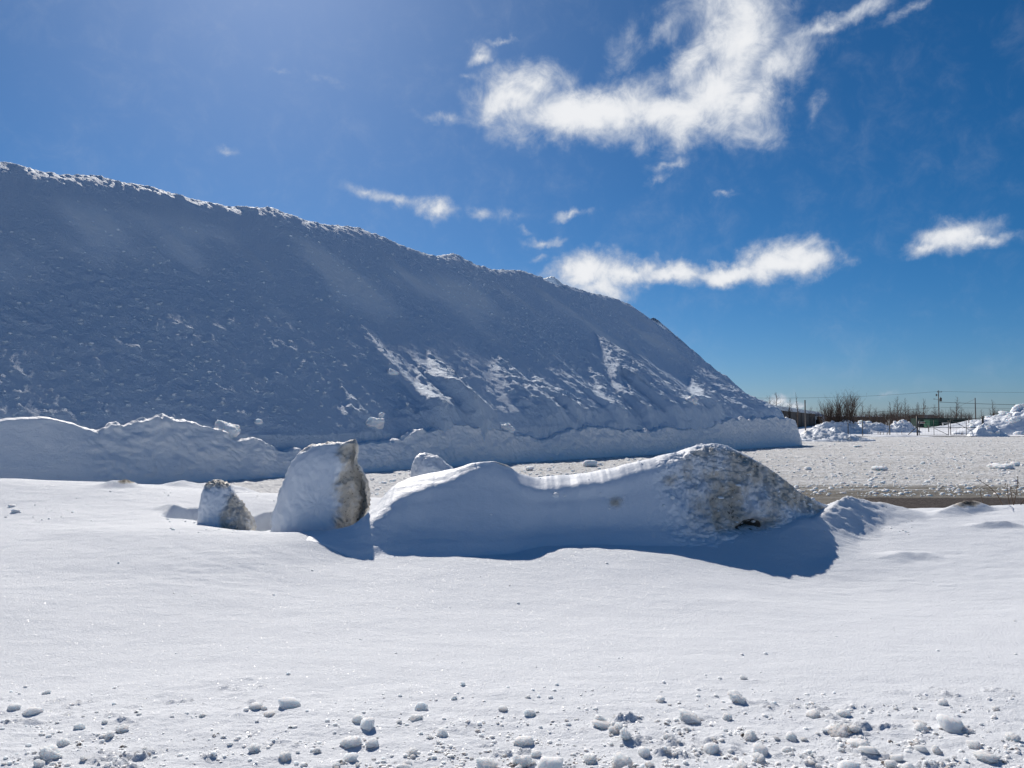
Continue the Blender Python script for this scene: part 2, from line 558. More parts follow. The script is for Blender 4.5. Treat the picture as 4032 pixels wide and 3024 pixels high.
# ------------------------------------------------------------------ near snow field: control points (pixel, pixel, distance)
GC = [
    # roadside edge, right in front of the camera
    *[(x, 3024, 3.70) for x in (-400, 600, 1500, 2500, 3400, 4400)],
    *[(x, 2650, 5.35) for x in (-300, 700, 1700, 2700, 3500, 4300)],
    *[(x, 2400, d) for x, d in ((-300, 6.7), (700, 6.9), (1500, 7.1), (2300, 7.3), (3100, 7.5), (4300, 7.6))],
    (-300, 2250, 8.0), (300, 2250, 8.0), (800, 2250, 8.0), (1345, 2188, 8.85), (1700, 2200, 8.85), (2050, 2175, 9.2), (2480, 2165, 9.4), (2850, 2240, 9.15), (3200, 2278, 9.1), (3600, 2250, 9.4), (4200, 2240, 9.4),
    # lip in front of the hollow
    (0, 2080, 10.0), (300, 2070, 10.1), (520, 2052, 10.25), (800, 2070, 9.9), (1000, 2092, 9.6), (1150, 2095, 9.5), (1260, 2092, 9.4),
    # hollow round the blocks
    (750, 2040, 10.75), (900, 2075, 10.75), (1050, 2085, 10.7), (1250, 2120, 10.45), (1440, 2050, 10.8), (1480, 1975, 11.6),
    # snow behind the hollow
    (-300, 1985, 11.5), (200, 1985, 11.5), (500, 1980, 11.6), (720, 1985, 11.6), (1030, 1985, 11.7), (1050, 1945, 12.4),
    (-500, 1885, 13.0), (0, 1886, 13.0), (200, 1893, 13.1), (400, 1898, 13.1), (600, 1912, 13.1), (800, 1930, 13.0),
    # right hand slope and its far edge
    (3300, 2120, 10.9), (3700, 2110, 11.0), (4200, 2100, 11.0), (3500, 2030, 12.2), (3900, 2030, 12.3), (4300, 2020, 12.3),
    (3600, 2003, 13.3), (3700, 2000, 13.3), (3800, 1998, 13.3), (4032, 1984, 13.3), (4300, 1978, 13.3),
    # under the drift
    (1700, 2080, 10.2), (2100, 2080, 10.4), (2600, 2090, 10.5), (2900, 2105, 10.35), (3150, 2080, 10.8),
]
GP = [at(*c) for c in GC]
# snow edge towards the lot, flat lot level, and the level behind the camera
GP += [np.array(p) for p in ((-9, 15.3, .05), (-6, 15.2, .05), (-3.5, 14.5, -.02), (-1.5, 13.8, -.03), (0.5, 13.6, -.03), (3, 13.7, -.03), (5.0, 14.0, -.05), (7, 14.2, -.08), (9.5, 14.2, -.08), (12, 14.2, -.08),
                             (-14, 13.0, .65), (-14, 9, .3), (-14, 5, 0), (14, 11, .0), (14, 7, -.2), (14, 4, -.1), (-8, 1, 0.02), (0, 1, 0.02), (8, 1, 0.02))]
GP = np.array(GP)


def tps(r2):
    return 0.5 * r2 * np.log(r2 + 1e-9)


def rbf_fit(P, lam=0.02):
    n = len(P)
    d2 = ((P[:, None, :2] - P[None, :, :2]) ** 2).sum(-1)
    A = np.zeros((n + 3, n + 3))
    A[:n, :n] = tps(d2) + lam * np.eye(n)
    A[:n, n] = 1; A[:n, n + 1:n + 3] = P[:, :2]
    A[n:, :n] = A[:n, n:].T
    return np.linalg.solve(A, np.concatenate([P[:, 2], np.zeros(3)]))


GW = rbf_fit(GP)


def ground_base(X, Y):
    sh = np.broadcast(X, Y).shape
    x, y = np.broadcast_arrays(X, Y)
    x, y = x.ravel().astype(float), y.ravel().astype(float)
    out = np.empty_like(x)
    for i in range(0, len(x), 60000):
        xs, ys = x[i:i + 60000], y[i:i + 60000]
        d2 = (xs[:, None] - GP[None, :, 0]) ** 2 + (ys[:, None] - GP[None, :, 1]) ** 2
        out[i:i + 60000] = tps(d2) @ GW[:len(GP)] + GW[-3] + GW[-2] * xs + GW[-1] * ys
    return out.reshape(sh)


# low relief of the near field: crest points (px, py, distance, height), half width, dirt
RIDGES = [
    ([(3040, 2200, 10.1, .03), (3160, 2140, 10.7, .13), (3250, 2050, 11.3, .25), (3320, 1985, 11.9, .36), (3350, 1985, 12.1, .34), (3420, 2000, 12.3, .22), (3500, 2012, 12.4, .16), (3580, 2035, 12.4, .02)], .62, (3500, 50)),
    ([(3680, 2032, 12.2, .03), (3750, 2010, 12.5, .11), (3800, 1997, 12.8, .16), (3850, 1997, 12.9, .13), (3900, 2000, 13.0, .02)], .30, (3810, 60)),
    ([(600, 1995, 11.2, .02), (670, 2000, 11.3, .07), (695, 2014, 11.2, .08), (715, 2036, 11.0, .03)], .20, None),
    ([(370, 1910, 12.6, .02), (440, 1902, 12.7, .08), (500, 1900, 12.8, .10), (530, 1915, 12.8, .02)], .28, (490, 30)),
    ([(3440, 2205, 9.8, .01), (3560, 2172, 10.1, .07), (3640, 2174, 10.1, .06), (3720, 2190, 10.0, .01)], .26, None),
    ([(3800, 2070, 11.4, .01), (3890, 2062, 11.5, .07), (3960, 2066, 11.5, .08), (4040, 2072, 11.4, .02)], .20, None),
    ([(640, 1925, 13.3, .02), (720, 1912, 13.5, .14), (780, 1905, 13.6, .10), (860, 1900, 13.7, .16), (960, 1905, 13.8, .12), (1060, 1915, 13.8, .02)], .45, None),
    ([(150, 2075, 9.9, .01), (300, 2090, 9.6, .04), (480, 2110, 9.3, .03), (620, 2130, 9.0, .01)], .5, None),
]


SCOOPS = [(742, 2010, 11.0, .34, .42, .22), (1040, 2005, 11.0, .26, .44, .22), (905, 1925, 12.9, .5, .3, .12)]


def ridges(X, Y, want_dirt=False):
    H = np.zeros(np.shape(X)); D = np.zeros(np.shape(X))
    wob = fbm(X * 2.2, Y * 2.2, 4.4, 3)
    for pts, wd, dt in RIDGES:
        P = np.array([(*at(p[0], p[1], p[2])[:2], p[3], p[0]) for p in pts])
        best = np.zeros(np.shape(X)); pxb = np.zeros(np.shape(X))
        for a, b in zip(P[:-1], P[1:]):
            ex, ey = b[0] - a[0], b[1] - a[1]
            t = np.clip(((X - a[0]) * ex + (Y - a[1]) * ey) / (ex * ex + ey * ey), 0, 1)
            dist = np.hypot(X - a[0] - t * ex, Y - a[1] - t * ey) * (1 + 0.35 * wob)
            q = np.clip(1 - dist / wd, 0, 1)
            hh = (a[2] + t * (b[2] - a[2])) * q ** 1.45 * (1 + 0.45 * (1 - q))
            m = hh > best
            best = np.where(m, hh, best); pxb = np.where(m, a[3] + t * (b[3] - a[3]), pxb)
        H = np.maximum(H, best)
        if dt:
            D = np.maximum(D, 0.95 * np.exp(-((pxb - dt[0]) / dt[1]) ** 2) * sstep(0.25, 0.75, best / P[:, 2].max()))
    return (H, D) if want_dirt else H


def ground_near(X, Y, detail=True):
    z = ground_base(X, Y)
    edge = 14.1 + 1.4 * sstep(-2.5, -5.5, X)
    z = z * (1 - sstep(edge, edge + 0.6, Y)) - 0.16 * sstep(edge, edge + 0.7, Y)
    for (px_, py_, d_, rx_, ry_, dp_) in SCOOPS:
        c_ = at(px_, py_, d_)
        q_ = np.hypot((X - c_[0]) / rx_, (Y - c_[1]) / ry_) * (1 + 0.22 * perlin(np.asarray(X) * 3, np.asarray(Y) * 3, 1.0))
        z = z - dp_ * sstep(1.0, 0.62, q_)
    if detail:
        rh, rd = ridges(X, Y, True)
        z = z + rh * (1 + 0.25 * fbm(X * 6, Y * 8, 2.0, 4, 0.6)) + 0.05 * rd * fbm(X * 8, Y * 10, 3.0, 4, 0.65)
        z = z + 0.020 * fbm(X * 0.9, Y * 1.5, 3.1, 3)
        crust = sstep(-1.2, -3.4, X) * sstep(6.2, 8.0, Y) * (0.4 + 0.6 * sstep(-0.1, 0.3, fbm(X * .5, Y * .7, 9.0, 2)))
        crust = np.maximum(crust, 0.55 * sstep(2.2, 3.6, X) * sstep(7.0, 9.0, Y))
        z = z + (0.003 + 0.014 * crust) * fbm(X * 2.6 + 0.8 * Y, Y * 7.0, 1.7, 4, 0.6)
        rough = sstep(5.7, 4.3, Y + 0.25 * perlin(X * 0.8, Y * 0.8, 2.2))
        z = z + rough * (0.026 * fbm(X * 3.5, Y * 5, 7.7, 5, 0.65) + 0.15 * np.maximum(0, fbm(X * 5, Y * 6.5, 5.5, 5, 0.66) - 0.12) * sstep(-.15, .35, fbm(X * .9, Y * 1.4, 12.0, 2)))
    return z


yr = np.concatenate([np.linspace(0.6, 3.3, 20), np.geomspace(3.35, 16.2, 560)])
ur = np.linspace(-0.95, 0.95, 640)
YY, UU = np.meshgrid(yr, ur, indexing='ij')
XX = UU * np.maximum(YY, 4.0)
ZZ = ground_near(XX, YY)
o = grid_obj('snow_field', np.stack([XX, YY, ZZ], -1), M_NEAR, flip=False, attrs={'dirt': ridges(XX, YY, True)[1]})
tag(o, 'smooth sunlit snow slope in the foreground', kind='structure')

# base sheet that reaches the horizon, and the field past the fence
tag(mesh_obj('ground', [(-4000, -400, -.6), (4000, -400, -.6), (4000, 6000, -.6), (-4000, 6000, -.6)], [(0, 1, 2, 3)], M_FAR), 'snow covered ground reaching the horizon', kind='structure')
xm = np.concatenate([np.linspace(-1500, 0, 6)[:-1], np.linspace(0, 90, 90), np.linspace(100, 1500, 10)])
ym = np.concatenate([np.linspace(76.6, 110, 60), np.geomspace(113, 3500, 20)])
YM, XM = np.meshgrid(ym, xm, indexing='ij')
ZM = 0.06 + 0.07 * fbm(XM * .12, YM * .12, 1.0, 3) * sstep(400, 120, YM)
tag(grid_obj('snow_meadow', np.stack([XM, YM, ZM], -1), M_FAR), 'flat white snow field beyond the wire fence', kind='structure')

# ------------------------------------------------------------------ plowed lot
yl = np.concatenate([np.geomspace(12.6, 40, 330), np.geomspace(40.15, 77, 150)])
ul = np.linspace(-0.75, 0.80, 560)
YL, UL = np.meshgrid(yl, ul, indexing='ij')
XL = UL * YL
tracks = fbm(XL * 0.10, YL * 0.75 + 0.05 * XL, 2.0, 4, 0.6)
lum = fbm(XL * 2.4, YL * 2.6, 4.0, 5, 0.68, billow=True)
patch = fbm(XL * 0.12, YL * 0.35, 8.0, 3)
lumpiness = np.clip(0.75 + 0.9 * patch, 0.15, 1.3)
hl = lumpiness * (0.085 * np.maximum(lum, -0.15) + 0.09 * np.maximum(0, fbm(XL * 3.4, YL * 3.6, 6.0, 4, 0.6) - 0.10)) + 0.03 * tracks
rid = sstep(0.25, 0.7, fbm(XL * 0.18, YL * 0.9, 14.0, 3)) * 0.06
hl = hl + rid * (0.5 + lum)
near_road = sstep(21.0, 18.0, YL + 0.25 * perlin(XL * .3, YL * .8, 1.1)) * sstep(2.0, 5.5, XL)
hl = hl * (1 - 0.70 * near_road) + 0.01
fl = sstep(13.25, 13.9, YL)
hl = hl * fl - 0.35 * (1 - fl)
bare = sstep(16.15, 15.75, YL - 0.02 * (XL - 7) + 0.22 * fbm(XL * .9, YL * 1.5, 3.0, 3)) * sstep(6.0, 7.4, XL)
lanes = fbm(XL * 0.035, YL * 1.5 + 0.04 * XL, 22.0, 4, 0.65)
icev = np.clip(near_road * (0.85 + 0.6 * lanes) + 0.62 * sstep(0.10, 0.40, lanes) * sstep(-2, 8, XL) + 0.22 * sstep(8, 22, XL) * sstep(0, .3, patch), 0, 1)
o = grid_obj('parking_lot', np.stack([XL, YL, hl], -1), M_LOT, attrs={'lump': np.clip(0.42 + 4.5 * hl + 0.35 * lum + 0.25 * sstep(4, -6, XL), 0, 1), 'ice': icev, 'bare': bare})
tag(o, 'plowed lot of churned grey snow and ice', kind='structure')

# ------------------------------------------------------------------ the great snow pile
PO = np.array((0.0, 29.0)); PA = np.array((0.6727, 0.7399)); PN = np.array((-0.7399, 0.6727))
TAN = 0.86; Z0 = 0.45


def ts(X, Y):
    return (X - PO[0]) * PA[0] + (Y - PO[1]) * PA[1], (X - PO[0]) * PN[0] + (Y - PO[1]) * PN[1]


def on_slope(px, py):
    """(t, s, z) where the pixel's ray meets the pile's slope plane"""
    u, v = ray(px, py)
    q = u * PN[0] + PN[1]
    D = (Z0 - EYE - TAN * PO[1] * PN[1]) / (v - TAN * q)
    t, s = ts(u * D, D)
    return t, s, EYE + v * D


def on_foot(px, s_=0.0):
    """t where the foot line of the pile crosses this pixel column"""
    u, _ = ray(px, 1750)
    D = (PO[1] * PN[1] + s_) / (u * PN[0] + PN[1])
    return ts(u * D, D)[0], D


SIL = [(-1500, 470), (-700, 540), (0, 632), (237, 683), (365, 685), (492, 714), (601, 733), (765, 780), (911, 811), (1075, 815), (1185, 857), (1276, 880),
       (1422, 895), (1531, 939), (1640, 984), (1722, 1008), (1795, 997), (1877, 1039), (1950, 1061), (2060, 1063), (2123, 1085), (2169, 1075), (2215, 1116),
       (2233, 1139), (2333, 1152), (2406, 1167), (2479, 1194), (2570, 1240), (2625, 1298), (2734, 1389), (2825, 1458), (2935, 1517), (3008, 1571), (3080, 1622), (3150, 1662)]
cr = np.array([on_slope(*p) for p in SIL])
order = np.argsort(cr[:, 0])
cr_t, cr_h = cr[order, 0], cr[order, 2]
T_END = on_foot(3161)[0]
# wall at the foot (plow cut): pixel column, top row
WALL = [(-600, 1640), (0, 1656), (60, 1648), (130, 1644), (200, 1646), (290, 1668), (345, 1690), (395, 1702), (415, 1690), (450, 1670), (520, 1658), (590, 1640), (650, 1620), (690, 1634), (740, 1652),
        (840, 1672), (900, 1715), (1000, 1735), (1100, 1755), (1250, 1765), (1400, 1742), (1520, 1735), (1620, 1695), (1760, 1668), (1900, 1680), (2000, 1712), (2100, 1722), (2230, 1690), (2340, 1672), (2420, 1684),
        (2520, 1700), (2600, 1672), (2660, 1690), (2760, 1680), (2850, 1655), (2960, 1640), (3060, 1642), (3120, 1652), (3161, 1662)]
wt, wh = [], []
for px, py in WALL:
    t, D = on_foot(px, 0.75)
    wt.append(t); wh.append(EYE + ray(px, py)[1] * D)
wt, wh = np.array(wt), np.array(wh)


def pile_h(T, Sx):
    h = np.interp(T, cr_t, cr_h)
    return h


tt = np.arange(-27, T_END + 0.25, 0.062)
ss = np.concatenate([np.arange(0.75, 17.5, 0.062), np.geomspace(17.6, 45, 50)])
SS, TT = np.meshgrid(ss, tt, indexing='ij')
h = pile_h(TT, SS)
base = Z0 + TAN * SS
sc = (h - Z0) / TAN
topz = h + 0.12 - 0.22 * np.maximum(SS - sc, 0) - 0.10 * np.minimum(SS - sc, 0)
kk = 0.14
z = -kk * np.log(np.exp(-(base - h) / kk) + np.exp(-(topz - h) / kk)) + h
# height along the slope 0 (foot) .. 1 (crest)
f = np.clip(SS / np.maximum(sc, 0.5), 0, 1.3)
# debris fans, lower right: tongues of rubble tilted along the slope (apex, right foot, left foot)
FANS = [((1676, 1368), (1972, 1698), (1760, 1690), .34), ((1630, 1425), (1850, 1690), (1690, 1690), .26), ((1552, 1545), (1665, 1665), (1600, 1675), .26), ((2098, 1472), (2362, 1660), (2160, 1690), .34), ((2032, 1545), (2218, 1685), (2120, 1695), .28),
        ((2334, 1288), (2706, 1626), (2570, 1680), .22), ((2422, 1462), (2606, 1645), (2480, 1670), .30), ((2300, 1400), (2470, 1600), (2400, 1620), .14), ((2716, 1462), (2900, 1620), (2790, 1650), .24), ((2732, 1422), (3056, 1655), (2940, 1650), .20),
        ((2600, 1500), (2790, 1650), (2700, 1660), .24), ((1330, 1480), (1500, 1700), (1380, 1710), .10), ((1900, 1330), (2130, 1560), (2000, 1560), .10)]
bulge = np.zeros_like(SS)
fanm = np.zeros_like(SS)
ragged = fbm(TT * 0.9, SS * 0.6, 51.0, 4, 0.6)
for (A_, R_, L_, q_) in FANS:
    ta, sa, _ = on_slope(*A_); tr, sr, _ = on_slope(*R_); tl, sl, _ = on_slope(*L_)
    v = (sa - SS) / (sa - sr)
    t_r = ta + (tr - ta) * v + 0.18 * ragged
    t_l = ta + (tl - ta) * v + 0.9 * ragged * np.clip(v, 0, 1)
    w_ = np.maximum(t_r - t_l, 0.25)
    u = (TT - t_l) / w_
    env = sstep(0.0, 0.10, v) * sstep(1.7, 1.3, v)
    inside = sstep(-0.45, 0.25, u + 0.25 * ragged) * sstep(1.05, 0.98, u)
    rp = (t_r - TT) / 0.85 + 0.75 * ragged + 0.5 * perlin(TT * .8, SS * .35, 4.4)          # ribs run down beside the right edge
    rw = rp - np.floor(rp)
    rib_ = np.where(rw < 0.86, rw / 0.86, (1 - rw) / 0.14) - 0.5
    amp_ = np.clip(0.75 + 0.8 * perlin(np.floor(rp) * 5.1 + tr, 0.5, 0.5), .3, 1.4)
    lng = min((sa - sr) * q_ * 0.50, 0.85)                     # each tongue thickens towards its foot
    sprof = np.interp(v, [0, .10, 1.0, 1.4], [0, 0.12, 1.0, 1.05]) * lng
    tilt_ = np.clip(w_, .5, 3.2) * q_ * 0.55 * np.clip(1.0 - u, 0, 1.0) * np.clip(v * 1.4, 0, 1)
    new = env * inside * (sprof * 0.95 + 1.5 * tilt_ + q_ * 0.38 * rib_ * amp_ + 0.10 * ragged)
    bulge = bulge * (1 - env * inside) + 0.72 * new
    fanm = np.maximum(fanm, env * sstep(-.1, .05, u) * sstep(1.05, .97, u))
# the whole lower right is a flatter apron, streaked down the fall line
apron = sstep(-6.0, -2.0, TT + 1.2 * ragged) * np.clip(1 - f / (0.58 + 0.12 * ragged), 0, 1)
st_p = TT / 1.35 + 0.55 * fbm(TT * 0.5, SS * 0.12, 81.0, 3)
st_w = st_p - np.floor(st_p)
streak = np.where(st_w < 0.84, 1 - st_w / 0.84, (st_w - 0.84) / 0.16)
st_m = sstep(-0.10, 0.30, fbm(TT * 0.30, SS * 0.085, 91.0, 3))
bulge = bulge + apron * (0.38 + 0.12 * sstep(-2, 6, TT) + 0.42 * streak * st_m) * (0.35 + 0.65 * st_m)
fanm = np.maximum(fanm, 0.8 * sstep(0.1, 0.5, apron) * st_m)
# smooth powder runs below the crest
pow_ = fbm(TT * 0.30 + 0.10 * SS, SS * 0.20 - 0.05 * TT, 21.0, 3, 0.45)
powder = sstep(-0.08, 0.36, pow_) * sstep(0.40, 0.62, f + 0.12 * perlin(TT * .2, 1.0, 8.0)) * sstep(0.95, 0.78, f)
# broad ribs and clumps
rib = fbm(TT * 0.22, SS * 0.05, 31.0, 3)
clump = fbm(TT * 1.7, SS * 1.7, 3.3, 5, 0.62, billow=True)
cl2 = np.maximum(0, fbm(TT * 0.9, SS * 1.1, 13.3, 4, 0.6) - 0.10)
cl_mask = np.clip(0.75 + 1.1 * fbm(TT * 0.16, SS * 0.13, 41.0, 3) - 0.65 * powder - 0.25 * sstep(.5, .8, f), 0.12, 1.5)
crest_m = sstep(0.965, 1.0, f)
disp = -0.11 * np.sin(math.pi * np.clip(f, 0, 1)) * (1 - 0.6 * sstep(6, -6, TT) * sstep(.6, .3, f)) + (0.15 - 0.09 * sstep(.4, .6, f)) * rib * sstep(0.92, 0.68, f) + bulge * (0.45 + 0.55 * sstep(0.7, 1.6, SS)) + 0.055 * cl_mask * clump + 0.10 * cl_mask * cl2 + 0.03 * powder + fanm * (0.26 * np.maximum(0, fbm(TT * 2.0, SS * 2.2, 63.0, 4, 0.65)) + 0.07 * fbm(TT * 4.5, SS * 5.0, 67.0, 3, 0.65)) + 0.13 * cl_mask * np.maximum(0, fbm(TT * 3.6, SS * 4.0, 71.0, 3, 0.6) - 0.12) + crest_m * 0.14 * fbm(TT * 2.2, SS * 2.2, 6.6, 4, 0.65, billow=True)
cosn, sinn = 1 / math.hypot(1, TAN), TAN / math.hypot(1, TAN)
SSd = SS - disp * sinn
z = z + disp * cosn
endf = sstep(T_END + 0.2, T_END - 0.5, TT + 0.2 * perlin(TT * 0.0, SS * 0.8, 4.0))
z = z * endf - 0.2 * (1 - endf)
z[0] = -0.3
PX = PO[0] + TT * PA[0] + SSd * PN[0]
PY = PO[1] + TT * PA[1] + SSd * PN[1]
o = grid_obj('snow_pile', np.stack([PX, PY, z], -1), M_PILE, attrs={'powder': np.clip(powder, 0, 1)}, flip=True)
tag(o, 'huge steep shaded pile of dumped snow with debris fans', 'snow pile')

# plow-cut bank along its foot
tb = np.arange(-26, T_END + 0.001, 0.045)
tb = np.append(tb, [T_END + 0.02, T_END + 0.05, T_END + 0.055])
hw = np.interp(tb, wt, wh) + 0.05 * fbm(tb * 2.5, 0.3, 0.0, 4, 0.65)
hw += (0.42 * fbm(tb * 0.8, 5.3, 0.0, 6, 0.62) - 0.06) * sstep(-15.0, -13.6, tb)
left = sstep(-10.0, -12.5, tb)
NV = 74
w = np.linspace(0, 1, NV)
rows = []
for i, wi in enumerate(w):
    # profile: foot, cut face, rounded rim, back
    if wi < 0.62:
        q = wi / 0.62
        s_ = 0.02 + (0.30 + 0.35 * left) * q ** 1.15 + 0.05 * q
        zz = hw * (q ** 0.86) * 0.985
    elif wi < 0.78:
        q = (wi - 0.62) / 0.16
        s_ = (0.37 + 0.35 * left) + 0.26 * np.sin(q * math.pi / 2)
        zz = hw * 0.985 + 0.03 * np.sin(q * math.pi) + hw * 0.015 * q
    else:
        q = (wi - 0.78) / 0.22
        s_ = (0.63 + 0.35 * left) + q * (1.5 + 0.5 * left)
        zz = hw - (hw * 0.55 + 0.3) * q ** 1.3 * (0.35 + 0.65 * left) - 0.5 * q * (1 - left)
    rows.append(np.stack([tb, s_ + 0 * tb, zz], -1))
B = np.array(rows)
T_, S_, Z_ = B[..., 0], B[..., 1].copy(), B[..., 2].copy()
wg = w[:, None] + 0 * T_
face = sstep(0.0, 0.08, wg) * sstep(0.85, 0.7, wg)
rough_r = sstep(-14.9, -14.2, T_)
S_ -= face * (0.10 * fbm(T_ * 0.8, Z_ * 1.1, 2.0, 4) + 0.17 * rough_r * fbm(T_ * 1.6, Z_ * 2.0, 5.0, 5, 0.62) + 0.10 * rough_r * fbm(T_ * 2.6, Z_ * 3.0, 15.0, 4, 0.6, billow=True))
S_ += 0.30 * (perlin(T_ * 0.12, 0.5, 0.5))
rimm = sstep(0.55, 0.72, wg)
Z_ += rimm * (0.02 + 0.20 * rough_r) * fbm(T_ * 2.6, S_ * 3.0, 8.0, 4, 0.65)
last = T_ > T_END + 0.03
Z_ = np.where(T_ > T_END + 0.052, -0.1, Z_)
BX = PO[0] + T_ * PA[0] + S_ * PN[0]
BY = PO[1] + T_ * PA[1] + S_ * PN[1]
Z_[0] = -0.08
o = grid_obj('snow_bank', np.stack([BX, BY, Z_], -1), M_BANK, flip=True)
tag(o, 'long plow-cut snow bank along the foot of the huge pile', 'snow bank')

# ------------------------------------------------------------------ drift with the dirty icy head
#  px, py of the crest, distance, shoulder forward, shoulder drop, face foot forward, face foot height, toe forward, back width
DR = np.array([
    (1230, 2106, 9.35, .04, .03, .20, .30, .40, .5), (1400, 2066, 9.55, .10, .12, .36, .32, .75, .7), (1468, 2004, 9.75, .25, .26, .62, .30, 1.05, .8), (1549, 1910, 10.1, .38, .26, .84, .22, 1.35, .9),
    (1617, 1880, 10.2, .34, .19, .88, .20, 1.45, .9), (1685, 1863, 10.25, .30, .15, .90, .20, 1.5, 1.0), (1793, 1846, 10.25, .22, .09, .88, .19, 1.5, 1.0), (1888, 1821, 10.25, .14, .05, .85, .19, 1.45, 1.0),
    (1943, 1816, 10.25, .11, .04, .82, .18, 1.4, .9), (1997, 1833, 10.30, .14, .07, .80, .18, 1.4, .9), (2040, 1864, 10.40, .26, .10, .82, .17, 1.4, 1.0), (2115, 1881, 10.60, .38, .13, .88, .16, 1.45, 1.1),
    (2250, 1868, 10.78, .40, .12, .90, .15, 1.45, 1.3), (2400, 1845, 10.86, .36, .10, .90, .15, 1.5, 1.4), (2538, 1811, 10.98, .34, .09, .88, .14, 1.45, 1.4), (2660, 1780, 11.10, .30, .085, .84, .12, 1.4, 1.4),
    (2738, 1756, 11.15, .27, .08, .80, .11, 1.4, 1.4), (2800, 1747, 11.20, .25, .08, .76, .10, 1.35, 1.3), (2862, 1757, 11.25, .22, .08, .72, .10, 1.3, 1.3), (2915, 1786, 11.30, .20, .08, .70, .11, 1.2, 1.2), (2975, 1818, 11.30, .16, .06, .66, .14, 1.1, 1.1),
    (3060, 1872, 11.35, .13, .05, .54, .18, .95, .9), (3125, 1926, 11.45, .10, .05, .42, .24, .8, .7), (3180, 1960, 11.60, .07, .05, .32, .3, .6, .6), (3240, 1985, 11.8, .05, .05, .2, .3, .4, .5), (3300, 2000, 12.0, .04, .05, .15, .3, .3, .4)])
cX = np.array([at(*r[:3]) for r in DR])
xs = np.linspace(cX[0, 0], cX[-1, 0], 560)


def sm_interp(x, xp, fp, k=9):
    v = np.interp(x, xp, fp)
    p = np.pad(v, k, mode='edge')
    ker = np.hanning(2 * k + 3)[1:-1]; ker /= ker.sum()
    return np.convolve(p, ker, mode='valid')


par = [sm_interp(xs, cX[:, 0], q) for q in (cX[:, 1], cX[:, 2], *DR[:, 3:].T)]
cy, cz, sf, sd, fb, fbh, tf, bw = par
cz = cz + 0.030 * fbm(xs * 2.5, 3.0, 1.0, 5, 0.6)
cy = cy + 0.05 * fbm(xs * 2.0, 8.0, 1.0, 4, 0.55)
sf = sf * (1 + 0.55 * fbm(xs * 1.3, 4.0, 9.0, 3))
sd = sd * (1 + 0.45 * fbm(xs * 1.7, 7.0, 2.0, 3))
fb = fb * (1 + 0.12 * fbm(xs * 1.6, 1.0, 5.0, 3))
NW = 240
# control profile per station: forward offset and height share, back toe to front toe
ctl_f = np.stack([-bw, -0.62 * bw, -0.28 * bw, 0 * bw, sf, 0.55 * sf + 0.45 * fb, fb, 0.5 * (fb + tf), tf], 0)
ctl_h = np.stack([0 * bw, 0.26 + 0 * bw, 0.72 + 0 * bw, 1 + 0 * bw, 1 - sd, 0.52 + 0.25 * fbh, fbh, 0.28 * fbh, 0 * bw], 0)
kp = np.array([0, .12, .22, .32, .42, .60, .78, .90, 1.0])
wq = np.linspace(0, 1, NW)


def pchip(kp, C, wq):
    """monotone-ish cubic through the control rows"""
    m = np.gradient(C, kp, axis=0)
    out = np.empty((len(wq), C.shape[1]))
    idx = np.clip(np.searchsorted(kp, wq, side='right') - 1, 0, len(kp) - 2)
    for i, (q, j) in enumerate(zip(wq, idx)):
        hh = kp[j + 1] - kp[j]; t = (q - kp[j]) / hh
        out[i] = (2 * t**3 - 3 * t**2 + 1) * C[j] + (t**3 - 2 * t**2 + t) * hh * m[j] + (-2 * t**3 + 3 * t**2) * C[j + 1] + (t**3 - t**2) * hh * m[j + 1]
    return out


FW, HH = pchip(kp, ctl_f, wq), pchip(kp, ctl_h, wq)
DXm = xs[None, :] + 0 * FW
DY = cy[None, :] - FW
gz = ground_near(DXm, DY, False)
gzc = ground_near(xs, cy, False)
base_mix = sstep(0, 0.5, HH)
DZ = gz + HH * (cz[None, :] - gz) - 0.035 * (1 - sstep(0.0, 0.10, HH))
pxm = 2016 + DXm / DY * F                     # only used to read where along the drift we are
along = np.interp(DXm, cX[:, 0], DR[:, 0])
frontm = sstep(0.30, 0.45, wq)[:, None] * sstep(1.0, 0.86, wq)[:, None]
head = sstep(2520, 2680, along) * sstep(3260, 3150, along) * frontm
grit = fbm(DXm * 2.4, DY * 2.4, DZ * 2.4, 4, 0.6)
# grit on the head: a broad stained face, streaks, plus a few patches on the drift
hgt = DZ - gz
d_face = np.exp(-((along - 2850) / 215) ** 2) * sstep(0.33, 0.42, wq)[:, None] * sstep(0.95, 0.80, wq)[:, None] * 0.74 * (0.92 + 0.9 * np.clip(fbm(DXm * 3.0, DY * 1.0, DZ * 1.3, 3), -.4, .6))
d_right = sstep(2900, 3010, along) * sstep(3290, 3170, along) * sstep(0.33, 0.40, wq)[:, None] * sstep(0.84, 0.60, wq)[:, None] * 0.66
d_rim = sstep(2640, 2760, along) * sstep(3120, 2980, along) * np.exp(-((wq - 0.44) / 0.035) ** 2)[:, None] * 0.55
d_sp1 = 0.75 * np.exp(-(((along - 2400) / 34) ** 2 + ((wq[:, None] - 0.62) / 0.045) ** 2))
d_sp2 = 0.60 * np.exp(-(((along - 2615) / 42) ** 2 + ((wq[:, None] - 0.55) / 0.055) ** 2))
d_tip = 0.85 * np.exp(-(((along - 1975) / 50) ** 2 + ((wq[:, None] - 0.34) / 0.045) ** 2))
d_tail = 0.70 * sstep(3130, 3170, along) * sstep(3300, 3230, along) * np.exp(-((wq - 0.52) / 0.10) ** 2)[:, None]
dirt = np.clip(np.maximum.reduce([d_face, d_right, d_rim, d_sp1, d_sp2, d_tip, d_tail]), 0, 1)
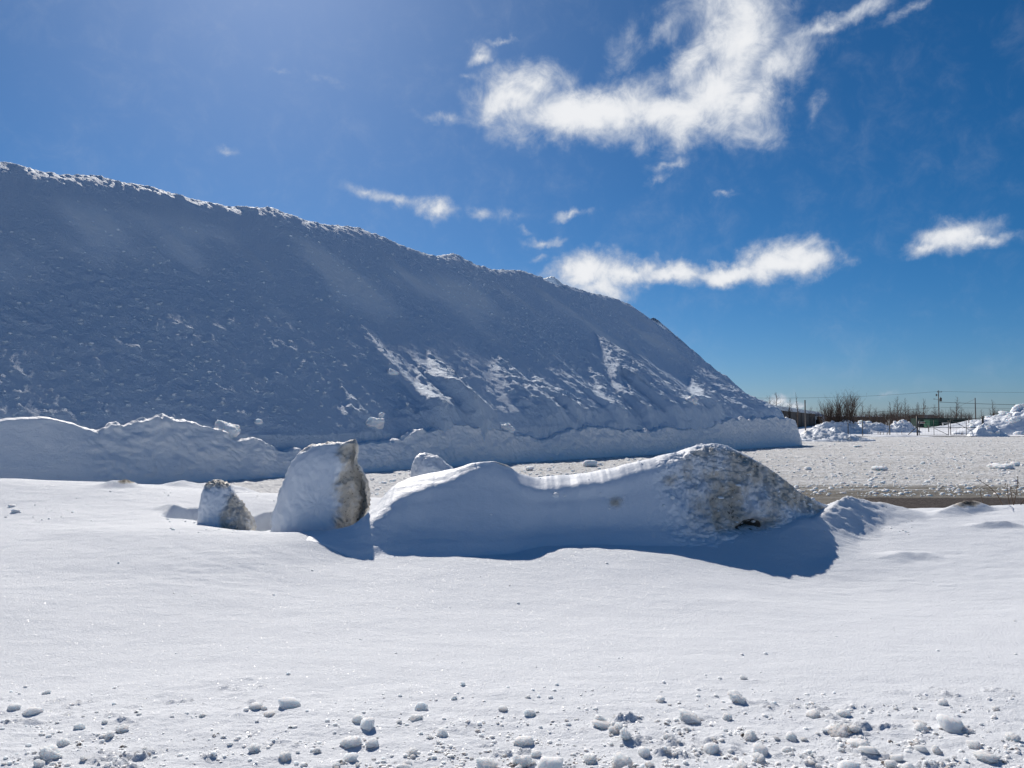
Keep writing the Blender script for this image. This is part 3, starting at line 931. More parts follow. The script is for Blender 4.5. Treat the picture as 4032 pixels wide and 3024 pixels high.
# relief: icy head is knobbly and overhangs a small cave, the drift is wind smoothed
knob = fbm(DXm * 5, DY * 5, DZ * 5, 5, 0.6, billow=True)
block = fbm(DXm * 1.7, DY * 1.7, DZ * 1.9 + 7, 3, 0.5)
crag = fbm(DXm * 3.2, DY * 3.2, DZ * 3.6, 5, 0.6, ridged=True)
DY = DY + head * (-0.17 * block - 0.085 * knob - 0.07 * (crag - .3)) + np.clip(dirt, 0, 1) * (1 - head) * frontm * (-0.03 * knob)
DZ = DZ + head * (0.035 * knob + 0.03 * crag) + 0.012 * fbm(DXm * 1.5, DY * 3.5, 2.0, 3) * sstep(0, .2, HH)
edge_r = np.exp(-((along - 2905) / 30) ** 2) * sstep(.42, .5, wq)[:, None] * sstep(.8, .7, wq)[:, None]
DY = DY - 0.10 * edge_r
cw = 0.815 + 0.030 * fbm(xs * 5, 1.0, 3.0, 3)[None, :] - 0.00022 * (along - 2890)
cave = np.exp(-(((along - 2888) / 52) ** 2)) * np.exp(-((wq[:, None] - cw) / (0.040 + 0.02 * fbm(xs * 7, 4.0, 3.0, 2)[None, :])) ** 2)
DY = DY + 0.34 * cave
DZ = DZ - 0.03 * cave
dirt = np.clip(np.maximum(dirt, 1.25 * sstep(0.18, 0.5, cave)), 0, 1.3)  # cave recess coloured dark like grit, painting the shade of its opening
rip = fbm(DXm * 3 + DY * 2.0, DY * 9, 3.0, 3) * sstep(2600, 1500, along)
DZ = DZ + 0.010 * rip * sstep(0, .2, HH)
o = grid_obj('snow_drift', np.stack([DXm, DY, DZ], -1), M_DIRTY, attrs={'dirt': dirt}, flip=True)
tag(o, 'long wind-sculpted snow drift with a dirty icy head and a blue shadow', 'snow drift')

# ------------------------------------------------------------------ upright blocks
def outline_block(name, outline, d, thick, label, cat, dirtf, yfun=None, amp=0.03, freq=5.0, N=150, KF=44, KB=18, rnd=3.0, lean=0.0):
    """a solid block: outline as seen from the road at its own distance, with a bulging front, a rounded rim and a back"""
    P = np.array([at(x, y, d) for x, y in outline])
    Q = np.vstack([P, P[:1]])
    L = np.concatenate([[0], np.cumsum(np.linalg.norm(np.diff(Q, axis=0), axis=1))])
    l = np.linspace(0, L[-1], N, endpoint=False)
    O = np.stack([np.interp(l, L, Q[:, i]) for i in range(3)], -1)
    ker = np.array([.25, .5, .25])
    for _ in range(2):
        O = .25 * np.roll(O, 1, 0) + .5 * O + .25 * np.roll(O, -1, 0)
    c = O.mean(0)
    rr = np.concatenate([np.sin(np.linspace(0.0, math.pi / 2, KF)), np.sin(np.linspace(math.pi / 2, 0.0, KB + 1))[1:]])
    side = np.concatenate([-np.ones(KF), np.ones(KB)])
    V = c[None, None] + (O[None] - c[None, None]) * np.maximum(rr, 0.004)[:, None, None]
    yo = side[:, None] * thick / 2 * (1 - rr[:, None] ** rnd) ** (1 / 2.0)
    V[..., 1] += yo
    zrel = V[..., 2] - P[:, 2].min()
    V[..., 1] += lean * zrel
    if yfun is not None:
        V[..., 1] += np.where(side[:, None] < 0, 1, 0.35) * yfun(V[..., 0], V[..., 2], rr[:, None]) * sstep(1.0, 0.85, rr)[:, None] + 0.0
    n = np.stack([V[..., 0] - c[0], V[..., 1] - c[1], V[..., 2] - c[2]], -1)
    n /= np.linalg.norm(n, axis=-1, keepdims=True) + 1e-6
    D = np.clip(dirtf(V[..., 0], V[..., 1], V[..., 2], side[:, None] + 0 * zrel, rr[:, None] + 0 * zrel), 0, 1.2)
    ns = fbm(V[..., 0] * freq, V[..., 1] * freq, V[..., 2] * freq, 5, 0.6)
    nb = fbm(V[..., 0] * freq * 2, V[..., 1] * freq * 2, V[..., 2] * freq * 2, 4, 0.6, billow=True)
    V = V + n * (amp * (0.35 + np.clip(D, 0, 1)) * (ns + 0.8 * nb))[..., None]
    o = mesh_obj(name, V.reshape(-1, 3), grid_faces(KF + KB, N, wrap=True), M_DIRTY, None, True, {'dirt': D})
    return tag(o, label, cat)


def pxx(X, d):
    return 2016 + X / d * F


SLAB_D = 10.5
sl_c = at(1330, 1900, SLAB_D)
def slab_dirt(X, Y, Z, side, r):
    p = pxx(X, SLAB_D)
    zrel = Z - at(1330, 2095, SLAB_D)[2]
    edge = 1338 + 60 * fbm(X * 3, Z * 4.5, 1.0, 4, 0.6) + 10 * zrel
    d = 0.74 * sstep(edge - 34, edge + 34, p)
    rim = 0.42 * sstep(0.93, 1.0, r) + 0.25 * sstep(1.0, 1.25, zrel)
    return np.maximum(d, rim) * np.where(side < 0, 1, 0.8)
def slab_y(X, Z, r):
    p = pxx(X, SLAB_D)
    return 0.30 * sstep(1330, 1455, p) + 0.10 * sstep(1150, 1070, p) + 0.05 * fbm(X * 1.5, Z * 1.5, 5.0, 3)
outline_block('ice_slab', [(1068, 2160), (1069, 2090), (1074, 2030), (1086, 1975), (1104, 1925), (1128, 1872), (1152, 1815), (1178, 1785), (1215, 1758), (1255, 1743), (1300, 1736), (1350, 1739), (1388, 1731), (1405, 1738), (1412, 1758), (1408, 1790), (1402, 1815),
                           (1416, 1842), (1436, 1868), (1449, 1905), (1453, 1960), (1456, 2005), (1440, 2040), (1430, 2170), (1250, 2190)], SLAB_D, 0.62,
              'tall fin-shaped snow slab with a gritty brown right face', 'snow slab', slab_dirt, slab_y, amp=0.07, freq=5.0)
B2 = 10.75
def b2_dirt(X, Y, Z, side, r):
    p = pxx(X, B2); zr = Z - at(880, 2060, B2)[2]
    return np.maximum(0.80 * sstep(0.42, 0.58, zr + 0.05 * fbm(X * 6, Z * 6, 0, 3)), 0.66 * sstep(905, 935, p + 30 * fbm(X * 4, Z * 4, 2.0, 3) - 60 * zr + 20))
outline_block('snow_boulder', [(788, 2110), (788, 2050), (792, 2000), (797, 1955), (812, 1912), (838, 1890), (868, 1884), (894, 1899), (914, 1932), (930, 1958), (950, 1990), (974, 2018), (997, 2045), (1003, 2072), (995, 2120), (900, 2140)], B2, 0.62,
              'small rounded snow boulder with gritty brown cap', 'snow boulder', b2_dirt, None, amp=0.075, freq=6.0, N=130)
outline_block('snow_boulder', [(1612, 1975), (1617, 1900), (1620, 1850), (1629, 1812), (1643, 1786), (1664, 1782), (1700, 1788), (1732, 1802), (1762, 1828), (1795, 1850), (1830, 1880), (1850, 1975)], 16.2, 0.85,
              'crusted white snow boulder showing behind the drift', 'snow boulder', lambda X, Y, Z, s, r: 0.26 * sstep(.2, .7, r) + 0 * X, None, amp=0.10, freq=4.0, N=110)


# ------------------------------------------------------------------ clods
def ico(sub):
    import bmesh
    bm = bmesh.new()
    bmesh.ops.create_icosphere(bm, subdivisions=sub, radius=1.0)
    v = np.array([x.co[:] for x in bm.verts]); f = np.array([[q.index for q in p.verts] for p in bm.faces])
    bm.free()
    return v, f


ICO1, ICO3, ICO4 = ico(1), ico(3), ico(4)


def clod_verts(V, seed, rough=0.16, blocky=0.75, nplane=9):
    r = np.random.default_rng(seed)
    nr = r.normal(size=(nplane, 3)); nr /= np.linalg.norm(nr, axis=1)[:, None]
    nr[0] = (0, 0, 1); nr[1] = (0, 0, -1)
    dd = r.uniform(0.62, 1.0, nplane)
    dot = np.maximum(V @ nr.T, 1e-3)
    rad = dd[None] / dot
    k = 34.0
    rad = -np.log(np.exp(-k * np.minimum(rad, 2.2)).sum(1)) / k
    rad = blocky * np.clip(rad, 0.3, 1.2) + (1 - blocky) * 0.85
    o = r.uniform(0, 50, 3)
    n = fbm(V[:, 0] * 1.6 + o[0], V[:, 1] * 1.6 + o[1], V[:, 2] * 1.6 + o[2], 5, 0.6)
    nb = fbm(V[:, 0] * 4 + o[0], V[:, 1] * 4 + o[1], V[:, 2] * 4 + o[2], 3, 0.6, billow=True)
    rad = rad * (1 + rough * 1.3 * n + rough * 0.6 * nb)
    return V * rad[:, None]


VAR = []
for i, (rg, bl) in enumerate(((.12, .95), (.20, .9), (.12, 1.0), (.30, .8), (.10, .55), (.22, .95), (.32, .9), (.10, 1.0), (.26, .8), (.18, 1.0))):
    me = bpy.data.meshes.new('snow_clod')
    vv = clod_verts(ICO4[0], 100 + i, rg * 1.6, bl, 8)
    vv = vv * (1 + 0.05 * fbm(vv[:, 0] * 7, vv[:, 1] * 7, vv[:, 2] * 7 + i, 3, 0.6, ridged=True))[:, None]
    me.from_pydata([tuple(v) for v in vv], [], [tuple(int(q) for q in f) for f in ICO4[1]])
    me.polygons.foreach_set('use_smooth', np.ones(len(me.polygons), dtype=bool))
    me.materials.append(M_CLOD)
    VAR.append(me)


VARD = []
for me in VAR:
    m2 = me.copy(); m2.materials.clear(); m2.materials.append(M_BANK); VARD.append(m2)


def ground_hit(px, py):
    u, v = ray(px, py)
    d = np.linspace(3.0, 15.0, 1200)
    z = EYE + v * d
    g = ground_near(u * d, d, True)
    k = np.argmax(z <= g)
    return u * d[k], d[k], g[k]


def clod(loc, size, var, rz, squash=0.8, tilt=(0, 0), name='snow_clod', mesh=None):
    o = bpy.data.objects.new(name, mesh or VAR[var % len(VAR)])
    o.location = loc
    o.scale = (size, size * random.uniform(.8, 1.05), size * squash)
    o.rotation_euler = (tilt[0], tilt[1], rz)
    return link(o)


#  notable clods in the foreground: px, py of the middle, width in px, squash, mesh variant, label
CL = [
    (193, 2956, 96, .80, 6, 'round crusty-topped clod near the bottom left corner'),
    (250, 2915, 50, .95, 1, 'upright clod directly behind the crusty bottom-left clod'),
    (152, 3003, 48, .8, 2, 'wedge clod at the bottom edge below the crusty bottom-left clod'),
    (313, 2854, 44, .9, 0, 'pointed clod standing alone above the bottom-left clods'),
    (427, 2889, 42, 1.0, 7, 'upright oval clod right of the bottom-left clods'),
    (481, 2867, 55, .75, 3, 'crumbly clod cluster just right of the upright oval clod'),
    (130, 2792, 80, .5, 4, 'low domed clod at the left, highest of the left debris'),
    (1007, 2775, 54, .6, 2, 'smooth low clod left of the wedge-shaped slab clod'),
    (1136, 2765, 92, .65, 7, 'wedge-shaped slab clod, left of centre, at the debris edge'),
    (1060, 2808, 48, .5, 8, 'flat clod just below the wedge-shaped slab clod'),
    (1382, 2911, 84, .7, 5, 'broad wedge clod below the cylinder-shaped clod'),
    (1383, 2978, 60, .75, 0, 'cone-shaped clod at the bottom, under the broad wedge clod'),
    (1661, 2775, 62, .85, 4, 'smooth ball of snow, largest at the upper debris edge'),
    (1639, 2820, 54, .7, 8, 'smaller clod directly below the smooth snow ball'),
    (1449, 2842, 64, 1.15, 0, 'tall cylinder-shaped clod left of the snow ball'),
    (1743, 2879, 46, 1.1, 1, 'standing clod in crumbs right of the cylinder-shaped clod'),
    (2063, 2908, 74, .75, 5, 'flat-topped clod just right of bottom centre'),
    (2370, 2848, 82, .5, 2, 'tilted oval slab right of centre in the debris'),
    (2462, 2890, 54, 1.1, 6, 'peaked upright clod right of the tilted oval slab'),
    (2535, 2953, 60, .85, 4, 'round smooth clod below the peaked upright clod'),
    (2449, 2991, 92, .65, 3, 'large crumbly clod at the bottom, below the round smooth clod'),
    (2174, 2994, 104, .85, 7, 'big cube-like clod with a crumbled top at the bottom edge'),
    (2057, 2985, 80, .9, 6, 'ragged clod left of the big cube-like clod'),
    (2110, 2962, 46, .7, 0, 'small smooth clod behind the big cube-like clod'),
    (1914, 3000, 88, .6, 5, 'low broken clod at the bottom centre edge'),
    (1623, 2956, 50, .8, 3, 'crumbly clod left of bottom centre standing alone'),
    (2714, 2816, 104, .55, 3, 'long flat crumbled clod right of centre'),
    (2904, 2738, 92, .55, 6, 'crumbled heap-like clod, farthest of the right debris'),
    (2866, 2816, 50, .8, 1, 'dark-sided clod below the farthest crumbled clod'),
    (3202, 2805, 56, .7, 5, 'flat-capped clod in the middle of the right debris'),
    (3319, 2804, 54, .75, 0, 'dark round clod right of the flat-capped clod'),
    (3297, 2873, 96, .5, 3, 'spread crumbly clod with a point, right debris'),
    (2955, 2890, 62, .9, 8, 'leaning clod with a rounded hood, right of centre'),
    (2803, 2937, 72, .8, 4, 'smooth domed clod left of the hooded clod'),
    (2993, 2943, 66, .8, 2, 'slanted clod directly below the hooded clod'),
    (2987, 2982, 56, .8, 6, 'rough clod at the bottom below the slanted clod'),
    (3100, 2946, 48, .7, 4, 'small domed clod right of the slanted clod'),
    (3379, 2921, 98, .55, 5, 'long hunched clod in the lower right debris'),
    (3417, 2952, 72, .5, 2, 'flat clod tucked below the long hunched clod'),
    (3347, 3008, 98, .8, 4, 'big smooth dome cut by the bottom edge, lower right'),
    (3737, 2838, 104, .85, 2, 'largest tilted slab clod at the far right'),
    (3797, 2866, 60, .6, 8, 'low clod leaning on the largest tilted slab clod'),
    (3622, 2842, 56, .5, 3, 'crumbly low clod left of the largest tilted slab clod'),
    (3831, 2925, 54, .8, 7, 'triangular clod near the right edge'),
    (3986, 2899, 62, .7, 6, 'ragged clod touching the right edge'),
    (3885, 2972, 104, .45, 6, 'greenish-shaded crumbled clod in the bottom right corner'),
    (3505, 3000, 58, .7, 1, 'rough clod on the bottom edge, right of the big dome'),
    (46, 1989, 26, .7, 5, 'upper of two lone clods on the left snow slope'),
    (62, 2008, 34, .7, 2, 'lower of two lone clods on the left snow slope'),
]
for i, (px, py, wpx, sq, var, lab) in enumerate(CL):
    hpx = wpx * sq * 0.5
    X, Y, Z = ground_hit(px, py + hpx * 0.75)
    r = 0.5 * wpx / F * Y * 0.80
    o = clod((X, Y, Z + r * sq * 0.22), r * 1.08, var, random.uniform(-.6, .6) + (i % 3) * 1.7, sq, (random.uniform(-.2, .2), random.uniform(-.3, .3)))
    tag(o, lab, 'snow clod', 'larger snow clods in the foreground')


def debris_density(px, py):
    """how thick the foreground debris lies, read along the road edge"""
    top = np.interp(px, [0, 300, 800, 1300, 1700, 2300, 2900, 3400, 4032], [2600, 2680, 2740, 2700, 2660, 2650, 2640, 2680, 2660])
    t = (py - top) / (3060 - top)
    return np.clip(t, 0, 1) ** 1.35 * np.interp(px, [0, 500, 900, 1400, 2000, 3000, 4032], [.75, .6, .45, .75, 1.0, 1.0, .95])


n = 0
while n < 130:
    px, py = random.uniform(-20, 4050), random.uniform(2600, 3040)
    if random.random() > 0.12 + debris_density(px, py) or py < np.interp(px, [0, 800, 2000, 4032], [2620, 2740, 2660, 2680]):
        continue
    X, Y, Z = ground_hit(px, py)
    r = min(0.030, 0.0075 / max(random.random(), .08) ** 0.62)
    o = clod((X, Y, Z + r * 0.22), r, random.randrange(10), random.uniform(0, 6.3), random.uniform(.5, .95), (random.uniform(-.4, .4), random.uniform(-.4, .4)))
    tag(o, 'small snow clod scattered in the foreground debris along the road edge', 'snow clod', 'small snow clods in the foreground')
    n += 1


def scatter_mesh(name, pts, sizes, mat, label, ic=ICO1, seed=5, squash=.75, smooth=False):
    r = np.random.default_rng(seed)
    bases = [clod_verts(ic[0], 500 + i, .25, .8) for i in range(12)]
    nv = len(ic[0])
    V = np.empty((len(pts), nv, 3))
    for i, (p, sz) in enumerate(zip(pts, sizes)):
        b = bases[i % 12]
        a = r.uniform(0, 6.28); c, s_ = math.cos(a), math.sin(a)
        ax = r.uniform(.75, 1.3)
        V[i, :, 0] = (b[:, 0] * c * ax - b[:, 1] * s_) * sz + p[0]
        V[i, :, 1] = (b[:, 0] * s_ * ax + b[:, 1] * c) * sz + p[1]
        V[i, :, 2] = b[:, 2] * sz * squash * r.uniform(.7, 1.2) + p[2]
    Fc = (ic[1][None] + (np.arange(len(pts)) * nv)[:, None, None]).reshape(-1, 3)
    o = mesh_obj(name, V.reshape(-1, 3), Fc, mat, None, smooth)
    return tag(o, label, kind='stuff')


pts, szs = [], []
cand = np.stack([RNG.uniform(-60, 4090, 60000), RNG.uniform(2560, 3060, 60000)], -1)
clus = fbm(cand[:, 0] / 130, cand[:, 1] / 60, 3.0, 3)
keep = RNG.uniform(size=60000) < (0.012 + debris_density(cand[:, 0], cand[:, 1])) * np.clip(0.15 + 2.4 * clus, 0.02, 1.0) * 0.8
cand = cand[keep][:7500]
U = np.array([ray(*c) for c in cand])
# one fixed-point pass is enough on this gentle slope
Dd = np.full(len(cand), 5.0)
for _ in range(12):
    Dd = (ground_near(U[:, 0] * Dd, Dd, False) - EYE) / U[:, 1]
gx, gy = U[:, 0] * Dd, Dd
gz_ = ground_near(gx, gy, True)
szs = np.minimum(0.016, 0.0032 / np.maximum(RNG.uniform(size=len(cand)), .05) ** 0.60)
scatter_mesh('snow_crumbs', np.stack([gx, gy, gz_ + 0.2 * szs], -1), szs, M_CLOD, 'fine crumbs of snow strewn along the road edge')

# broken bits on and round the drift's icy head
ri, rj = RNG.integers(int(.30 * NW), int(.80 * NW), 900), RNG.integers(0, len(xs), 900)
al = along[ri, rj]
ok = (RNG.uniform(size=900) < np.where((al > 2560) & (al < 3260), .55, np.where(al > 1850, .05, .02)))
bp = np.stack([DXm[ri, rj], DY[ri, rj], DZ[ri, rj]], -1)[ok]
scatter_mesh('crust_bits', bp, np.minimum(.045, .010 / np.maximum(RNG.uniform(size=len(bp)), .05) ** .5), M_BANK, 'broken gritty crust bits on the head of the drift', seed=33)
# crumbs lying about the blocks and on the middle slope
mc = np.concatenate([np.stack([RNG.uniform(300, 4000, 30), RNG.uniform(2200, 2600, 30)], -1), np.stack([RNG.normal(1000, 170, 110), RNG.uniform(2040, 2100, 110)], -1),
                     np.stack([RNG.uniform(3150, 3600, 70), RNG.uniform(2010, 2120, 70)], -1), np.stack([RNG.uniform(20, 760, 60), RNG.uniform(1930, 2060, 60)], -1)])
U = np.array([ray(*c) for c in mc]); Dd = np.full(len(mc), 9.0)
for _ in range(25):
    Dd = 0.5 * Dd + 0.5 * np.clip((ground_near(U[:, 0] * Dd, Dd, False) - EYE) / U[:, 1], 4, 14)
sz_ = np.minimum(.022, .006 / np.maximum(RNG.uniform(size=len(mc)), .05) ** .55)
scatter_mesh('slope_crumbs', np.stack([U[:, 0] * Dd, Dd, ground_near(U[:, 0] * Dd, Dd, True) + .1 * sz_], -1), sz_, M_CLOD, 'sparse snow crumbs on the slope and round the blocks', seed=35)

# rubble on the pile's slope and along the bank rim
cand_t = RNG.uniform(-22, T_END - 1, 26000); cand_s = RNG.uniform(0.8, 13.0, 26000)
hh_ = np.interp(cand_t, cr_t, cr_h); ff = cand_s / np.maximum((hh_ - Z0) / TAN, .5)
cm = fbm(cand_t * .16, cand_s * .13, 41.0, 3)
kp_ = (ff < 0.93) & (RNG.uniform(size=26000) < np.clip(0.32 + 1.3 * cm, 0.02, .9) * np.clip(1.25 - ff, .1, 1))
ti, si = cand_t[kp_][:7500], cand_s[kp_][:7500]
ii = np.clip(np.searchsorted(tt, ti), 0, len(tt) - 1); jj = np.clip(np.searchsorted(ss, si), 0, len(ss) - 1)
pp = np.stack([PX[jj, ii], PY[jj, ii], z[jj, ii]], -1)
szp = np.minimum(0.085, 0.020 / np.maximum(RNG.uniform(size=len(pp)), .04) ** 0.5)
scatter_mesh('snow_rubble', pp, szp, M_PILE, 'clumps of snow lying on the slope of the huge pile', seed=9, squash=.42)

#  larger blocks resting on the slope
BLK = [(1468, 1682, 76, .75, 7, 'pale smooth block on the lower slope, left of the debris fans'), (1985, 1700, 95, .6, 4, 'pale broad lump at the foot of the slope between two debris fans'), (2685, 1622, 70, .7, 4, 'smooth snow lump on the lower right slope'),
       (1545, 1480, 60, .6, 5, 'blocky lump at mid slope, above the left debris fan'), (885, 1690, 105, .8, 7, 'broad pale block in the bank, right of its tallest hump'), (1500, 1640, 36, .7, 1, 'small block just above the pale smooth block'), (1010, 1660, 40, .7, 0, 'small pale lump on the slope right of the bank hump')]
for px, py, wpx, sq, var, lab in BLK:
    t_, s_, z_ = on_slope(px, py)
    i_, j_ = int(np.clip(np.searchsorted(tt, t_), 0, len(tt) - 1)), int(np.clip(np.searchsorted(ss, s_), 0, len(ss) - 1))
    p = (PX[j_, i_], PY[j_, i_], z[j_, i_])
    r = 0.5 * wpx / F * p[1] * 0.92
    tag(clod((p[0], p[1], p[2] - .15 * r), r, (4, 8, 3)[var % 3], random.uniform(0, 6), sq, (random.uniform(-.5, .5), random.uniform(-.5, .5)), name='snow_block'), lab, 'snow block', 'blocks on the pile')

# ------------------------------------------------------------------ background: fence, gate, heaps, buildings, trees, poles
FD = 78.0
pz = lambda px, py, d: at(px, py, d)


def post(px, top, bot, d, r, label, cat='fence post', group='wire fence posts', mat=None, name='fence_post'):
    a, b = at(px, bot, d), at(px, top, d)
    mb = MB().tube([(a[0], d, -0.1), (a[0], d, b[2])], r, 8).tube([(a[0], d, b[2]), (a[0], d, b[2] + 0.04)], (r * 1.15, r * 0.5), 8)
    return tag(mb.build(name, mat or M_RAIL, None, True), label, cat, group)


def fence_span(pa, pb, d, h, label, step=0.30, rows=8):
    """page-wire between two posts"""
    xa, xb = at(pa, 1700, d)[0], at(pb, 1700, d)[0]
    root = empty('wire_fence', ((xa + xb) / 2, d, 0))
    hz = MB()
    for i in range(rows):
        zz = 0.10 + (h - 0.12) * (i / (rows - 1)) ** 1.15
        hz.tube([(xa - (xa + xb) / 2, 0, zz), (0, 0, zz - 0.015), (xb - (xa + xb) / 2, 0, zz)], 0.006, 3, False)
    hz.build('line_wires', M_STEEL, root)
    vt = MB()
    n_ = int((xb - xa) / step)
    for i in range(1, n_):
        x = xa + (xb - xa) * i / n_ - (xa + xb) / 2
        vt.tube([(x, 0, 0.08), (x, 0, h)], 0.005, 3, False)
    vt.build('stay_wires', M_STEEL, root)
    return tag(root, label, 'fence', 'wire fence spans')


fence_span(3300, 3397, FD, 1.35, 'wire mesh fence span nearest the snow rubble')
fence_span(3397, 3504, FD, 1.35, 'wire mesh fence span between its two tall posts')
fence_span(3504, 3612, FD, 1.35, 'wire mesh fence span left of the gate post')
post(3340, 1668, 1718, FD, 0.045, 'thin fence post beside the bare bush')
post(3397, 1657, 1718, FD, 0.045, 'fence post, third left of the gate')
post(3504, 1652, 1720, FD, 0.05, 'fence post, second left of the gate')
gp = post(3613, 1639, 1722, FD, 0.085, 'thick left gate post with diagonal brace', 'gate post', 'gate posts', name='gate_post')
post(3871, 1640, 1706, FD + 1, 0.10, 'thick right gate post in front of the snow heap', 'gate post', 'gate posts', name='gate_post')
a, b = at(3610, 1680, FD), at(3566, 1722, FD)
tag(MB().tube([(a[0], FD - .05, a[2]), (b[0], FD - .05, -.05)], .04, 6).build('brace', M_RAIL, None, True), 'slanted brace pipe leaning on the left gate post', 'brace pipe')
for px, top, lab in ((3419, 1655, 'rear fence post in front of the middle heap, leftmost'), (3497, 1655, 'rear fence post in front of the middle heap, second'), (3571, 1652, 'rear fence post left of the green container'), (3657, 1675, 'short rear post seen through the left gate leaf'), (3816, 1650, 'rear post seen through the right gate leaf')):
    post(px, top, 1694, 104, 0.055, lab, 'fence post', 'rear fence posts')
rp_ = post(3894, 1644, 1688, 92, 0.09, 'corner post with two braces at the right snow heap', 'fence post', None)
for dx in (-1.1, 1.0):
    c = at(3894, 1665, 92)
    tag(MB().tube([(c[0], 92, 1.35), (c[0] + dx, 92, 0.35)], .045, 6).build('brace', M_RAIL, None, True), 'left slanted brace of the corner post' if dx < 0 else 'right slanted brace of the corner post', 'brace pipe')


def gate_leaf(pa, pb, ztop0, ztop1, diag, label, hung):
    xa, xb = at(pa, 1700, FD)[0], at(pb, 1700, FD)[0]
    root = empty('gate', ((xa + xb) / 2, FD, 0))
    w2 = (xb - xa) / 2
    fr = MB().tube([(-w2, 0, 0.10), (-w2, 0, ztop0)], .032, 6).tube([(w2, 0, 0.10), (w2, 0, ztop1)], .032, 6)
    fr.tube([(-w2, 0, ztop0), (w2, 0, ztop1)], .036, 6).tube([(-w2, 0, 0.12), (w2, 0, 0.14)], .03, 6)
    fr.build('frame', M_RAIL, root, True)
    MB().tube([(-w2, 0, 0.86), (w2, 0, 0.88)], .034, 6).build('middle_rail', M_RAIL, root, True)
    MB().tube([(0, 0, 0.1), (0, 0, (ztop0 + ztop1) / 2)], .026, 6).build('upright', M_RAIL, root, True)
    (x0, z0), (x1, z1) = diag
    MB().tube([(x0 * w2, 0.0, z0), (x1 * w2, 0.0, z1)], .026, 6).build('diagonal_brace', M_RAIL, root, True)
    for zz in (0.45, 1.25):
        MB().box(hung * w2 - .09, hung * w2 + .09, -.05, .05, zz - .05, zz + .05).build('hinge', M_RAIL, root)
    wires = MB()
    for i in range(1, 8):
        wires.tube([(-w2, 0, 0.1 + i * .2), (w2, 0, 0.1 + i * .2)], .004, 3, False)
    for i in range(1, int(2 * w2 / .3)):
        wires.tube([(-w2 + i * .3, 0, .12), (-w2 + i * .3, 0, 1.6)], .004, 3, False)
    wires.build('wire_mesh', M_STEEL, root)
    return tag(root, label, 'gate', 'double farm gate')


gate_leaf(3620, 3735, 1.66, 1.68, ((0.05, .80), (.98, .14)), 'left leaf of the wide metal gate', -1)
gate_leaf(3743, 3868, 1.68, 1.86, ((-.9, 1.6), (.75, .18)), 'right leaf of the wide metal gate', 1)
c = at(3740, 1700, FD)
tag(MB().box(c[0] - .05, c[0] + .05, FD - .12, FD - .05, .75, 1.0).build('gate_latch', M_RAIL), 'latch where the two gate leaves meet', 'latch')


def heap(name, cx, cy, rx, ry, hgt, label, nl=0, seed=1, rough=.22, dirt=0.0, peak=(0.0, 0.0), lump=(0.10, 0.30), cat='snow heap', group=None, n=80):
    r = np.random.default_rng(seed)
    g = np.linspace(-1.15, 1.15, n)
    V_, U_ = np.meshgrid(g, g, indexing='ij')
    rad = np.hypot(U_ - peak[0] * (1 - np.hypot(U_, V_)), V_ - peak[1])
    rad = rad * (1 + 0.25 * fbm(U_ * 1.6, V_ * 1.6, seed, 3))
    f_ = np.clip(1 - rad, 0, 1)
    X, Y = U_ * rx, V_ * ry
    top = np.minimum(1.35 * f_, 1 - (1 - f_) ** 2.2) 
    nz = fbm(X * .8 / max(rx, 1) * 3, Y * .8 / max(rx, 1) * 3, seed * 2.3, 5, .62, billow=True) + .6 * np.maximum(0, fbm(X * 1.3, Y * 1.3, seed * 3.1, 4, .6))
    Z = hgt * top * (1 + rough * 1.6 * nz) + hgt * rough * 0.7 * nz * sstep(0, .25, f_) - 0.25 * (1 - sstep(0, .06, f_))
    root = empty(name, (cx, cy, 0))
    mat = M_DIRTY
    D = np.clip(dirt * (0.5 + 1.2 * fbm(U_ * 2.5, V_ * 2.5, seed + 4.0, 3)), 0, 1)
    grid_obj('heap_body', np.stack([X, Y, Z], -1), mat, root, {'dirt': D})
    for i in range(nl):
        a_, q = r.uniform(0, 6.28), r.uniform(0, .95) ** .7
        u, v = q * math.cos(a_), q * math.sin(a_) - .1
        iu, iv = np.argmin(abs(g - u)), np.argmin(abs(g - v))
        sz = r.uniform(*lump) * hgt
        o = bpy.data.objects.new('snow_lump', (VARD if dirt > .25 else VAR)[int(r.integers(0, 10))])
        o.location = (u * rx, v * ry, max(Z[iv, iu], 0) + .15 * sz)
        o.scale = (sz * r.uniform(.9, 1.5), sz, sz * r.uniform(.5, .9)); o.rotation_euler = (r.uniform(-.4, .4), r.uniform(-.4, .4), r.uniform(0, 6))
        link(o, root)
    return tag(root, label, cat, group)


heap('snow_rubble_heap', 24.9, 60.5, 3.2, 2.4, 0.98, 'jumbled grey snow rubble heap at the right end of the huge pile', 120, 3, .26, .55, (-.2, .0), (.03, .12), group=None)
heap('snow_heap', 39.0, 92.0, 4.4, 2.6, 1.45, 'lumpy snow heap around the stems of the bare bush', 26, 5, .24, .30, (0, 0), (.07, .2))
heap('snow_heap', 46.8, 101.0, 4.2, 2.6, 1.40, 'bright white snow heap behind the wire fence', 14, 8, .24, .05, (.2, 0), (.08, .24))
heap('snow_heap', 51.0, 101.5, 2.9, 2.2, 1.45, 'rounded snow heap left of the green container', 10, 12, .20, .06, (0.1, 0), (.06, .16))
heap('snow_heap', 58.8, 88.0, 8.6, 4.5, 3.2, 'tall white snow heap cut by the right picture edge', 34, 15, .16, .06, (.25, .1), (.06, .20), n=110)
heap('snow_heap', 47.9, 77.6, 2.1, 1.5, 1.25, 'small snow heap at the foot of the right gate post', 8, 21, .18, .02, (0, 0), (.08, .2))
heap('snow_heap', 56.0, 79.0, 2.4, 1.4, 0.85, 'low snow hump at the right picture edge below the tall heap', 6, 23, .18, .02, (0, 0), (.08, .2))
